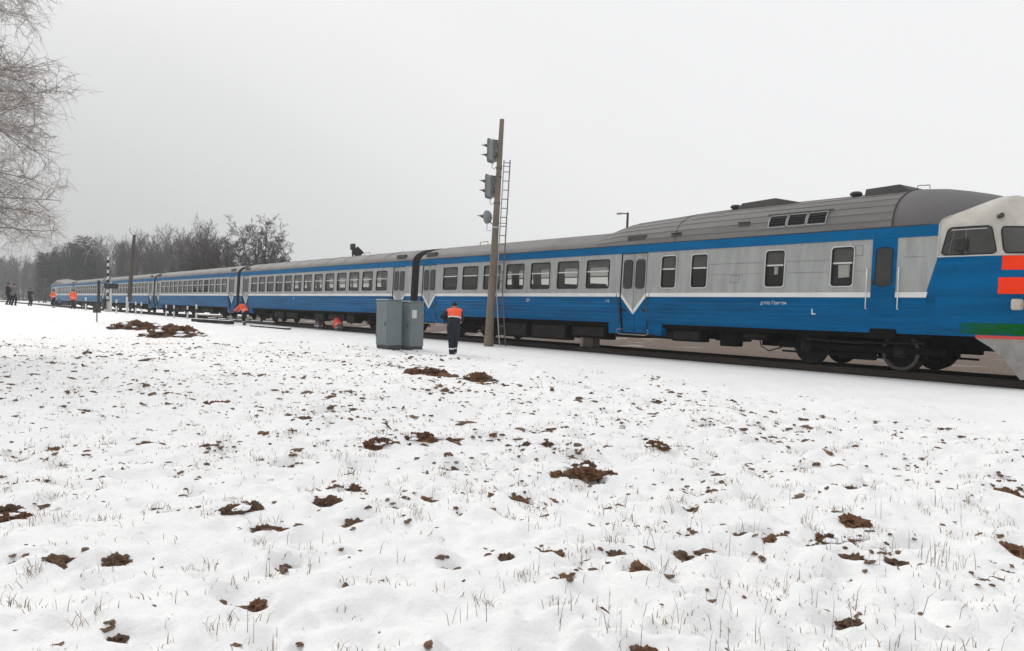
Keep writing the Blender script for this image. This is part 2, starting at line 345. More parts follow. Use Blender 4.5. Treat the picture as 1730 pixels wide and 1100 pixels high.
CLODS = [(-5.42, 1.91, 0.12), (-5.34, 2.04, 0.1), (-6.07, 2.42, 0.1), (-5.75, 2.54, 0.16), (-5.67, 3.43, 0.15), (-5.76, 3.32, 0.1), (-5.0, 3.31, 0.08), (-5.61, 3.74, 0.06), (-5.38, 4.11, 0.08), (-4.04, 2.6, 0.1), (-4.05, 3.02, 0.1), (-4.06, 3.21, 0.09), (-3.92, 3.26, 0.12), (-3.83, 3.27, 0.06), (-3.5, 3.04, 0.09), (-3.35, 3.5, 0.13), (-3.64, 3.59, 0.1), (-4.93, 4.99, 0.07), (-6.8, 7.12, 0.1), (-4.56, 4.4, 0.08), (-3.65, 4.23, 0.07), (-3.59, 4.36, 0.06), (-3.47, 4.6, 0.12), (-3.27, 4.65, 0.1), (-3.1, 4.32, 0.09), (-3.21, 5.58, 0.16), (-2.75, 4.8, 0.17), (-2.75, 5.47, 0.1), (-2.56, 4.94, 0.12), (-2.59, 5.23, 0.06), (-2.47, 5.54, 0.08), (-2.26, 5.52, 0.1), (-2.1, 5.44, 0.1), (-5.25, 10.22, 0.08), (-5.46, 0.68, 0.13), (-5.27, 0.98, 0.13), (-14.72, 2.28, 0.25), (-9.76, 1.15, 0.15), (-9.29, 2.05, 0.12), (-6.76, 1.83, 0.09), (-6.98, 1.81, 0.06), (-8.71, 2.48, 0.1), (-10.18, 4.2, 0.22), (-7.69, 1.95, 0.1), (-3.51, 1.41, 0.05), (-4.0, 1.91, 0.08), (-5.22, 2.52, 0.14), (-5.38, 2.9, 0.12), (-4.56, 2.15, 0.08), (-4.03, 1.41, 0.1), (-1.86, 3.82, 0.14), (-3.12, 1.97, 0.06), (-3.99, 0.74, 0.08), (-2.56, 2.71, 0.1), (-2.24, 3.92, 0.1)]
for x, y, d in NEST[:150]:
    if 4.5 < d < 22: CLODS.append((x, y, rnd.uniform(0.05, 0.13) * (1 + 0.05 * d)))
DENT = {}
def add_dent(x, y, r_, depth):
    k = 2
    for i in range(int(math.floor((x - 3 * r_) * k)), int(math.floor((x + 3 * r_) * k)) + 1):
        for j in range(int(math.floor((y - 3 * r_) * k)), int(math.floor((y + 3 * r_) * k)) + 1): DENT.setdefault((i, j), []).append((x, y, r_, depth))
for x, y, r_ in CLODS: add_dent(x, y, r_ * 0.75, 0.03 + 0.08 * r_)
for x, y, d in NEST: add_dent(x, y, rnd.uniform(0.07, 0.20), rnd.uniform(0.015, 0.045))
for k in range(900):
    x, y, d = field_spot(); add_dent(x, y, rnd.uniform(0.05, 0.16), rnd.choice((-0.04, -0.03, -0.02, 0.02, 0.03)))
def dents(x, y):
    h = 0.0
    for (a, b, r_, dp) in DENT.get((int(math.floor(x * 2)), int(math.floor(y * 2))), ()):
        q = ((x - a) ** 2 + (y - b) ** 2) / (r_ * r_)
        if q < 9: h += -dp * math.exp(-q) + dp * 0.55 * math.exp(-(math.sqrt(q) - 1.5) ** 2 * 3)
    return h
YC = 20.45                       # track centre line
def ground_base(x, y):
    s = smooth(-44, -76, x) * (1 - smooth(-97, -128, x))
    h = s * max(0.0, min(0.95, 0.066 * (19.6 - y)))
    h -= 0.9 * smooth(-118, -150, x) * (1 - smooth(12, 18.5, y))
    return h
def ground_h(x, y):
    d = math.hypot(x, y)
    h = ground_base(x, y)
    if d > 130: return h
    k = smooth(19.3, 16.0, y) if y < 21 else smooth(50, 60, y)
    k2 = 0.35 + 0.65 * smooth(15.5, 12.0, y)
    if k > 0:
        p = Vector((x, y, 0))
        h += k * (0.08 * k2 * noise.noise(p * 0.45) + 0.060 * k2 * noise.noise(p * 1.3 + Vector((7, 3, 1)))
                  + 0.050 * k2 * noise.noise(p * 3.3 + Vector((1, 9, 4))) + 0.026 * k2 * noise.noise(p * 8.0) + 0.008 * noise.noise(p * 19.0))
        h -= 0.02 * k
        if d < 40: h += dents(x, y)
    return h
def make_ground():
    dirc = math.atan2(math.sin(AL), -math.cos(AL))       # camera azimuth
    angs = []; a = -math.pi
    while a < math.pi - 1e-6:
        angs.append(a); a += R(0.22) if abs(a) < R(40) else R(4)
    radii = [0.0]; r_ = 0.9
    while r_ < 6000:
        radii.append(r_); r_ *= 1.0095 if r_ < 30 else 1.0155 if r_ < 150 else 1.25
    verts, faces, bare = [], [], []
    n = len(angs)
    for i, rr in enumerate(radii):
        for a in angs:
            x, y = rr * math.cos(dirc + a), rr * math.sin(dirc + a)
            verts.append((x, y, ground_h(x, y)))
            bare.append(smooth(15.5, 11.5, y) * (1 - 0.75 * smooth(9, 3.5, rr)) * (1 - smooth(55, 75, rr)) * (1 - 0.75 * smooth(-9, -3, x) ))
    for i in range(len(radii) - 1):
        for k in range(n):
            k2 = (k + 1) % n
            if i == 0: faces.append((k, n + k, n + k2))
            else: faces.append((i*n+k, (i+1)*n+k, (i+1)*n+k2, i*n+k2))
    me = bpy.data.meshes.new('snow_field'); me.from_pydata(verts, [], faces); me.materials.append(M['snow_ground'])
    me.polygons.foreach_set('use_smooth', [True] * len(faces))
    at = me.attributes.new('bare', 'FLOAT', 'POINT'); at.data.foreach_set('value', bare); me.update()
    return struct(link('snow_field', me))
make_ground()

# ballast bed: from under the near rail outwards beyond the far side
def make_ballast():
    mb = MB(); rows = []
    xs = [-330 + i * 1.2 for i in range(300)]
    for x in xs:
        e = 1.4 * noise.noise(Vector((x * 0.13, 0, 3))) + 0.5 * noise.noise(Vector((x * 0.6, 5, 3)))
        wide = 23.6 + 18 * smooth(-100, -70, x) + 8 * smooth(-36, -24, x) + e
        row = []
        for j in range(15):
            t = j / 14; y = lerp(19.60, wide, t)
            z = 0.012 + 0.05 * math.sin(math.pi * min(1, t * 1.02)) ** 0.5 + 0.02 * noise.noise(Vector((x * 1.1, y * 2, 0)))
            if j in (0,): z = 0.0
            if j == 14: z = -0.03
            row.append((x, y, z))
        rows.append(row)
    mb.grid(rows, 0, True, flip=True)
    return struct(mb.build('ballast_bed', 'ballast'))
make_ballast()

track = struct(link('railway_track', None, None, (0, YC, 0)))
def rail(y):
    mb = MB(); prof = [(-0.066, 0.0), (0.066, 0.0), (0.066, 0.012), (0.012, 0.032), (0.010, 0.135), (0.036, 0.150), (0.036, 0.176), (0.028, 0.182), (-0.028, 0.182), (-0.036, 0.176), (-0.036, 0.150), (-0.010, 0.135), (-0.012, 0.032), (-0.066, 0.012)]
    mb.prism([(-330, p[0], p[1]) for p in prof], (372, 0, 0))
    return mb.build('rail', 'rail_rust', track, (0, y, 0))
rail(-0.80); rail(0.80)

# ------------------------------------------------------------------ railway carriages (local: x along, y across, z up; ground at 0)
WT = [(0.75, 1.43), (1.13, 1.452), (1.22, 1.502), (1.36, 1.540), (1.70, 1.556), (2.13, 1.55), (3.45, 1.488), (3.70, 1.455)]
def W(z): return interp(WT, z)
def S(x, z, side, off=0.0): return (x, side * (W(z) + off), z)      # a point on the carriage side
REG = [(1.455, 3.70), (1.42, 3.83), (1.33, 3.95), (1.18, 4.06), (0.98, 4.16), (0.70, 4.25), (0.38, 4.31), (0.0, 4.34)]
HMP = [(1.455, 3.70), (1.43, 3.90), (1.37, 4.10), (1.25, 4.28), (1.06, 4.45), (0.78, 4.60), (0.42, 4.715), (0.0, 4.76)]

def rrect(x0, x1, z0, z1, r_, n=5):
    pts = []
    for cx, cz, a0 in ((x1-r_, z1-r_, 0), (x0+r_, z1-r_, 90), (x0+r_, z0+r_, 180), (x1-r_, z0+r_, 270)):
        for k in range(n + 1):
            a = R(a0 + 90 * k / n); pts.append((cx + r_ * math.cos(a), cz + r_ * math.sin(a)))
    return pts
def ring(mb, x0, x1, z0, z1, side, wid, proud=0.014, deep=0.05, r_=0.07, m=0):
    """window frame: outer edge square enough to cover the opening, inner edge rounded"""
    outr = rrect(x0 - wid, x1 + wid, z0 - wid, z1 + wid, r_ + wid * 0.6); inn = rrect(x0, x1, z0, z1, r_)
    n = len(inn); vs = []
    for (o, off) in ((outr, 0.002), (outr, proud), (inn, proud), (inn, -deep)):
        vs += [S(x, z, side, off) for x, z in o]
    fs = [(i*n+k, i*n+(k+1) % n, (i+1)*n+(k+1) % n, (i+1)*n+k) for i in range(3) for k in range(n)]
    mb.add(vs, fs, m)
def plate(mb, poly, side, off, thick=0.02, m=0):
    """a panel lying on the carriage side"""
    n = len(poly); vs = [S(x, z, side, off) for x, z in poly] + [S(x, z, side, off - thick) for x, z in poly]
    fs = [tuple(range(n)), tuple(reversed(range(n, 2*n)))] + [(i, n+i, n+(i+1) % n, (i+1) % n) for i in range(n)]
    mb.add(vs, fs, m)
def band(mb, x0, x1, zs, side, holes=(), m=0, step=3.0):
    xs = {x0, x1}
    for h in holes: xs |= {h[0], h[1]}
    zz = set(zs)
    for h in holes: zz |= {h[2], h[3]}
    zz = sorted(z for z in zz if zs[0] - 1e-6 <= z <= zs[-1] + 1e-6); xs = sorted(x for x in xs if x0 - 1e-6 <= x <= x1 + 1e-6)
    for a, b in zip(xs, xs[1:]):
        for c, d in zip(zz, zz[1:]):
            cx, cz = (a+b)/2, (c+d)/2
            if any(h[0] < cx < h[1] and h[2] < cz < h[3] for h in holes): continue
            mb.add([S(a, c, side), S(b, c, side), S(b, d, side), S(a, d, side)], [(0, 1, 2, 3)], m)
def ribs(mb, x0, x1, side, z0=1.13, z1=2.0, m=0):
    """lower panel with shallow pressed ribs"""
    prof = []; z = z0; k = 0
    marks = [z0, 1.22, 1.27, 1.283, 1.30, 1.40, 1.413, 1.43, 1.53, 1.543, 1.56, 1.66, 1.673, 1.69, 1.79, 1.803, 1.82, 1.92, 1.95, z1]
    for i, z in enumerate(marks): prof.append((z, 0.011 if z in (1.283, 1.413, 1.543, 1.673, 1.803) else 0.0))
    rows = [[S(x0, z, side, o), S(x1, z, side, o)] for z, o in prof]
    mb.grid(rows, m, False)

DW = 0.57                                                           # half width of a double door
def make_doors(car, xc, side, tip=1.50):
    """double leaf doors with the white V painted over them"""
    for s in (-1, 1):
        mb = MB(); xa, xb = xc + s * 0.012, xc + s * DW             # inner, outer edge
        zb, zt = 0.82, 3.42; off = -0.028
        def P(*pts): return [(p[0], p[1]) for p in pts]
        plate(mb, P((xa, zb), (xb, zb), (xb, 1.13), (xa, 1.13)), side, off, 0.02, 1)
        plate(mb, P((xa, 1.13), (xb, 1.13), (xb, 1.99), (xa, tip - 0.075)), side, off, 0.02, 1)
        plate(mb, P((xa, tip - 0.075), (xb, 1.99), (xb, 2.13), (xa, tip + 0.075)), side, off + 0.001, 0.02, 2)
        plate(mb, P((xa, tip + 0.075), (xb, 2.13), (xb, zt), (xa, zt)), side, off, 0.02, 0)
        leaf = mb.build('door_leaf', ['grey_paint', 'blue_paint', 'white_paint'], car)
        x0, x1 = sorted((xc + s * 0.10, xc + s * 0.46))
        mb = MB(); plate(mb, rrect(x0, x1, 2.30, 3.20, 0.09), side, off + 0.007, 0.01); mb.build('pane', 'dark_glass', leaf)
        mb = MB(); q = rrect(x0 - 0.02, x1 + 0.02, 2.28, 3.22, 0.10); mb.tube([S(x, z, side, off + 0.004) for x, z in q + q[:1]], 0.011, 5); mb.build('window_frame', 'rubber_black', leaf)
        mb = MB()                                                   # painted arm of the V beside the leaf, on the body
        plate(mb, [(xb + s * 0.035, 1.99), (xb + s * 0.16, 2.003), (xb + s * 0.16, 2.128), (xb + s * 0.035, 2.128)], side, 0.006, 0.004)
        mb.build('belt_stripe', 'white_paint', car)
        mb = MB(); mb.tube([S(xb + s * 0.02, 0.84, side, -0.01), S(xb + s * 0.02, 1.3, side, -0.01), S(xb + s * 0.02, 2.13, side, -0.01), S(xb + s * 0.02, 3.40, side, -0.01)], 0.016, 5)
        mb.build('door_seal', 'rubber_black', car)
        mb = MB(); band(mb, *sorted((xb + s * 0.03, xc + s * 1.21)), [0.77, 1.128], side)
        x0, x1 = sorted((xb + s * 0.03, xc + s * 1.21)); y0 = side * W(0.77)
        mb.add([(x0, y0, 0.77), (x1, y0, 0.77), (x1, y0 * 0.8, 0.77), (x0, y0 * 0.8, 0.77)], [(0, 1, 2, 3)])
        xx = xc + s * 1.21; mb.add([(xx, y0, 0.77), (xx, side * W(1.128), 1.128), (xx, side * 1.2, 1.128), (xx, side * 1.2, 0.77)], [(0, 1, 2, 3)])
        mb.build('step_well', 'blue_paint', car)
        mb = MB(); mb.tube([S(xb + s * 0.12, 2.02, side, 0.05), S(xb + s * 0.12, 1.1, side, 0.05)], 0.014, 6); mb.build('grab_rail', 'dark_metal', car)
    mb = MB(); a, b = xc - DW - 0.03, xc + DW + 0.03                # dark vestibule behind the leaves
    mb.add([S(a, 0.8, side, -0.07), S(b, 0.8, side, -0.07), S(b, 1.6, side, -0.07), S(a, 1.6, side, -0.07), S(b, 3.44, side, -0.07), S(a, 3.44, side, -0.07)], [(0, 1, 2, 3), (3, 2, 4, 5)])
    mb.build('door_recess', 'rubber_black', car)
    mb = MB(); y = W(0.8) + 0.10
    mb.tube([(xc - 0.55, side * 1.40, 0.93), (xc - 0.72, side * y, 0.90), (xc - 0.74, side * y, 0.82), (xc - 0.62, side * y, 0.755), (xc + 0.62, side * y, 0.755), (xc + 0.74, side * y, 0.82), (xc + 0.72, side * y, 0.90), (xc + 0.55, side * 1.40, 0.93)], 0.019, 6)
    mb.build('step_rail', 'steel_worn', car)
    mb = MB()                                                       # ventilator over the doors
    mb.cbox(xc - 0.42, xc + 0.42, min(side * 1.30, side * 1.44), max(side * 1.30, side * 1.44), 3.84, 4.03, 0.02); mb.build('roof_ventilator', 'roof_dark', car)

WIN_Z = (2.32, 3.25)
_wm = {}
def make_window(car, xc, side, wid, near=True):
    key = (side, round(wid, 2))
    z0, z1 = WIN_Z; h = wid / 2; zt = z0 + (z1 - z0) * 0.60
    if key not in _wm:
        a = MB(); ring(a, -h, h, z0, z1, side, 0.035); b = MB()
        b.add([S(-h, z0, side, -0.022), S(h, z0, side, -0.022), S(h, zt, side, -0.022), S(-h, zt, side, -0.022)], [(0, 1, 2, 3)])
        u = MB(); u.add([S(-h, zt, side, -0.022), S(h, zt, side, -0.022), S(h, z1, side, -0.022), S(-h, z1, side, -0.022)], [(0, 1, 2, 3)])
        t = MB(); plate(t, [(-h, zt - 0.022), (h, zt - 0.022), (h, zt + 0.022), (-h, zt + 0.022)], side, -0.006, 0.03)
        _wm[key] = (a.mesh('window', 'rubber_black'), b.mesh('pane', 'window_glass'), t.mesh('transom', 'aluminium'), u.mesh('pane', 'sash_glass'))
    me = _wm[key]
    w = link('window', me[0], car, (xc, 0, 0)); link('pane', me[1], w); link('transom', me[2], w); link('pane', me[3], w)
    return w

def make_bogie(car, xc, axles, beam, sides=(-1, 1)):
    b = MB()
    for s in sides:
        y = s * 1.06
        b.cbox(xc + beam[0], xc + beam[1], min(y, y - s * 0.16), max(y, y - s * 0.16), 0.62, 0.80, 0.02)
        b.cbox(xc - 0.5, xc + 0.5, min(y, y - s * 0.16), max(y, y - s * 0.16), 0.42, 0.62, 0.03)
        b.tube([(xc + beam[0] + 0.1, y - s * 0.05, 0.52), (xc + beam[1] - 0.1, y - s * 0.05, 0.50)], 0.03, 6)
    b.cbox(xc - 0.3, xc + 0.3, -1.0, 1.0, 0.55, 0.95, 0.03)
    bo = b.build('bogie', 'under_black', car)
    wheel = MB(); wheel.lathe([(0.0, -0.05), (0.10, -0.06), (0.14, -0.02), (0.38, -0.01), (0.40, -0.045), (0.465, -0.05), (0.475, 0.06), (0.505, 0.065), (0.505, 0.09), (0.38, 0.09), (0.36, 0.05), (0.0, 0.06)], 'y', n=28)
    wm = wheel.mesh('wheel', 'under_brown')
    rim = MB(); rim.lathe([(0.415, -0.054), (0.462, -0.056), (0.467, -0.03)], 'y', n=28); rm = rim.mesh('wheel_rim', 'steel_worn')
    for ax in axles:
        for s in sides:
            w = link('wheel', wm, bo, (xc + ax, s * 0.80, 0.685)); w.rotation_euler = (0, 0, 0 if s < 0 else math.pi)
            x = xc + ax; y = s * 1.07
            a = MB(); a.cbox(x - 0.16, x + 0.16, min(y, y - s * 0.22), max(y, y - s * 0.22), 0.53, 0.84, 0.03)
            a.lathe([(0.0, -0.03), (0.11, -0.03), (0.12, 0.0)], 'y', (x, y + s * 0.03, 0.68), n=14); a.build('axle_box', 'under_brown', bo)
            for dx in (-0.30, 0.30):
                sp = MB(); pts = []
                for k in range(36):
                    t = k / 35; an = t * 5 * 2 * math.pi; pts.append((x + dx + 0.07 * math.cos(an), y - s * 0.08 + 0.07 * math.sin(an), 0.56 + 0.26 * t))
                sp.tube(pts, 0.016, 5); sp.build('spring', 'under_black', bo)
            br = MB(); br.cbox(x + 0.50, x + 0.58, min(s * 0.72, s * 0.86), max(s * 0.72, s * 0.86), 0.50, 0.86, 0.01); br.build('brake_shoe', 'under_brown', bo)
    return bo

def make_interior(car, x0, x1, seats):
    mb = MB(); mb.box(x0, x1, -1.40, 1.40, 1.22, 1.27); mb.build('interior_floor', 'under_brown', car)
    mb = MB(); mb.box(x0, x1, -1.38, 1.38, 3.38, 3.42); mb.build('interior_ceiling', 'interior_ceiling', car)
    mb = MB()
    mb.cbox(-0.05, 0.05, -0.50, 0.50, 0.35, 1.22, 0.03); mb.cbox(-0.50, -0.05, -0.50, 0.50, 0.30, 0.46, 0.03); mb.cbox(0.05, 0.50, -0.50, 0.50, 0.30, 0.46, 0.03)
    mb.box(-0.3, 0.3, -0.4, 0.4, 0.0, 0.30)
    sm = mb.mesh('seat', 'seat_cover')
    for x in seats:
        for s in (-1, 1): link('seat', sm, car, (x, s * 0.85, 1.27))
    for x in (x0, x1):
        mb = MB(); mb.box(x - 0.02, x + 0.02, -1.40, 1.40, 1.27, 3.38); mb.build('bulkhead', 'interior_wall', car)

def roof_rows(x, t, prof_idx, full=True):
    pts = [(lerp(a[0], b[0], t), lerp(a[1], b[1], t)) for a, b in zip(REG, HMP)]
    return pts
def make_roof(car, stations, name='roof', mat='roof_paint', drop=()):
    rows = []
    for st in stations:
        x, t = st[0], st[1]; dz = st[2] if len(st) > 2 else 0
        p = roof_rows(x, t, None); row = [(x, -w, z - dz * (z - 3.7) / 0.64) for w, z in p] + [(x, w, z - dz * (z - 3.7) / 0.64) for w, z in reversed(p[:-1])]
        rows.append(row)
    mb = MB(); mb.grid(rows, 0, True)
    return mb.build(name, mat, car)

def end_wall(car, x, t=0.0):
    p = [(1.30, 1.0)] + [(W(z), z) for z in (1.13, 1.7, 2.13, 3.45)] + roof_rows(x, t, None)
    poly = [(x, -w, z) for w, z in p] + [(x, w, z) for w, z in reversed(p[:-1])]
    mb = MB(); mb.add(poly, [tuple(range(len(poly)))]); return mb.build('end_wall', 'roof_dark', car)
def bellows(car, x, s):
    """gangway bellows at a carriage end"""
    mb = MB(); prof = [(-1.36, 1.05), (-1.38, 3.75), (-1.2, 4.02), (-0.7, 4.2), (0, 4.27), (0.7, 4.2), (1.2, 4.02), (1.38, 3.75), (1.36, 1.05)]
    rows = []
    for k in range(9):
        sc = 1.0 if k % 2 == 0 else 0.955; xx = x + s * 0.70 * k / 8
        rows.append([(xx, y * sc, 1.05 + (z - 1.05) * (0.985 if k % 2 else 1)) for y, z in prof])
    mb.grid(rows, 0, False); mb.build('gangway_bellows', 'rubber_black', car)
    mb = MB(); mb.cbox(x - 0.3, x + s * 0.0 + 0.3, -0.28, 0.28, 0.85, 1.10, 0.03); mb.cbox(min(x, x + s * 0.70), max(x, x + s * 0.70), -0.14, 0.14, 0.88, 1.12, 0.02); mb.build('coupler', 'under_black', car)

def under_boxes(car, items):
    for (x0, x1, z0, z1, y0, y1, nm) in items:
        for s in (-1, 1):
            if nm == 'air_tank':
                mb = MB(); r_ = (z1 - z0) / 2; mb.lathe([(0, x0), (r_ * 0.8, x0 + 0.04), (r_, x0 + 0.12), (r_, x1 - 0.12), (r_ * 0.8, x1 - 0.04), (0, x1)], 'x', (0, s * (y0 + y1) / 2, (z0 + z1) / 2), 14); mb.build('air_tank', 'under_black', car)
            else:
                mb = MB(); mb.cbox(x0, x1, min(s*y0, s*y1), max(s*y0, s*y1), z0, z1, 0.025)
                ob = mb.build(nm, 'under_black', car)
                if x1 - x0 > 0.8:
                    mb = MB(); mb.cbox(x0 + 0.08, x1 - 0.08, min(s*y1, s*(y1 + 0.018)), max(s*y1, s*(y1 + 0.018)), z0 + 0.07, z1 - 0.09, 0.008); mb.build('cover', 'under_brown', ob)

def side_skin(car, x0, x1, side, doors, holes):
    """lower panel, belt stripe, window band and cornice of one side, broken at the doors"""
    cuts = [x0] + [v for d in doors for v in (d - DW - 0.03, d + DW + 0.03)] + [x1]
    for a, b in zip(cuts[::2], cuts[1::2]):
        mb = MB(); ribs(mb, a, b, side); band(mb, a, b, [1.999, 2.13], side)
        mb.build('lower_panel', 'blue_paint', car)
        mb = MB(); hs = [h for h in holes if a < (h[0] + h[1]) / 2 < b]
        band(mb, a, b, [2.13, 2.32, 3.25, 3.45], side, hs); mb.build('window_band', 'grey_paint', car)
        da = 0.16 if a != x0 else 0.0; db = 0.16 if b != x1 else 0.0
        if b - da - db - a > 0.05:
            mb = MB(); plate(mb, [(a + da, 2.003), (b - db, 2.003), (b - db, 2.128), (a + da, 2.128)], side, 0.006, 0.004); mb.build('belt_stripe', 'white_paint', car)
    mb = MB(); rows = [[S(x, z, side, o) for x in (x0, x1)] for z, o in ((3.44, 0.0), (3.442, 0.016), (3.60, 0.016), (3.70, 0.02), (3.715, 0.0))]
    mb.grid(rows, 0, False); mb.build('cornice', 'cornice_paint', car)
    mb = MB(); mb.tube([S(x0, 3.72, side, 0.012), S(x1, 3.72, side, 0.012)], 0.014, 5); mb.build('rain_gutter', 'roof_dark', car)
    mb = MB(); mb.box(x0, x1, min(side * 1.2, side * 1.375), max(side * 1.2, side * 1.375), 1.02, 1.127); mb.build('sole_bar', 'under_black', car)

def lettering(txt, size, car, x, z, side=-1, mat='letter_white', shear=0.0):
    cu = bpy.data.curves.new('lettering', 'FONT'); cu.body = txt; cu.size = size; cu.align_x = 'LEFT'; cu.shear = shear
    ob = bpy.data.objects.new('lettering', cu); COL.objects.link(ob)
    dg = bpy.context.evaluated_depsgraph_get(); me = bpy.data.meshes.new_from_object(ob.evaluated_get(dg))
    bpy.data.objects.remove(ob)
    me.materials.clear(); me.materials.append(M[mat])
    for v in me.vertices:
        px, pz = v.co.x, v.co.y + z; v.co = (x + px, side * (W(pz) + 0.014), pz)
    me.name = 'lettering'
    return link('lettering', me, car)

# ---- trailer carriage (copied for the middle of the train)
WP = 1.597; WWID = 1.10
def make_trailer(X):
    car = thing('passenger_carriage', '', 'railway carriage', (X, YC, 0))
    e = 12.65; wins = [WP * (k - 6) for k in range(13)]; doors = [-11.40, 11.40]
    holes = [(x - WWID/2 - 0.012, x + WWID/2 + 0.012, WIN_Z[0] - 0.012, WIN_Z[1] + 0.012) for x in wins]
    for side in (-1, 1):
        side_skin(car, -e, e, side, doors, holes)
        for x in wins: make_window(car, x, side, WWID)
        for d in doors: make_doors(car, d, side)
    make_roof(car, [(-e, 0, 0.16), (-e + 0.25, 0, 0.05), (-e + 0.7, 0)] + [(-11 + 2 * k, 0) for k in range(12)] + [(e - 0.7, 0), (e - 0.25, 0, 0.05), (e, 0, 0.16)])
    for k in range(9):
        x = -9.6 + 2.4 * k; mb = MB()
        p = [(w, z + 0.008) for w, z in REG]; pts = [(x, -w, z) for w, z in p] + [(x, w, z) for w, z in reversed(p[:-1])]
        mb.tube(pts, 0.010, 4); mb.build('roof_seam', 'roof_paint', car)
    for s in (-1, 1): end_wall(car, s * (e - 0.01))
    bellows(car, -e, -1)
    make_interior(car, -10.5, 10.5, [WP * (k - 6.5) for k in range(1, 14)])
    for s in (-1, 1): make_bogie(car, s * 8.6, (-1.2, 1.2), (-1.75, 1.75))
    under_boxes(car, [(-6.2, -4.4, 0.50, 1.02, 0.85, 1.30, 'battery_box'), (-4.1, -2.2, 0.58, 1.02, 0.8, 1.25, 'equipment_box'), (-1.7, 0.2, 0.55, 0.93, 0.75, 1.15, 'air_tank'),
                      (0.6, 2.0, 0.52, 1.02, 0.85, 1.30, 'equipment_box'), (2.3, 4.6, 0.60, 1.02, 0.7, 1.2, 'equipment_box'), (5.0, 6.0, 0.52, 1.02, 0.8, 1.28, 'battery_box')])
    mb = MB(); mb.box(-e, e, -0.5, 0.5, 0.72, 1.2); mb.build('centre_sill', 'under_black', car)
    mb = MB(); mb.tube([(5.2, -0.35, 4.32), (5.2, -0.35, 4.44), (5.9, -0.35, 4.44), (5.9, -0.35, 4.32)], 0.018, 6); mb.build('roof_rail', 'steel_worn', car)
    return car

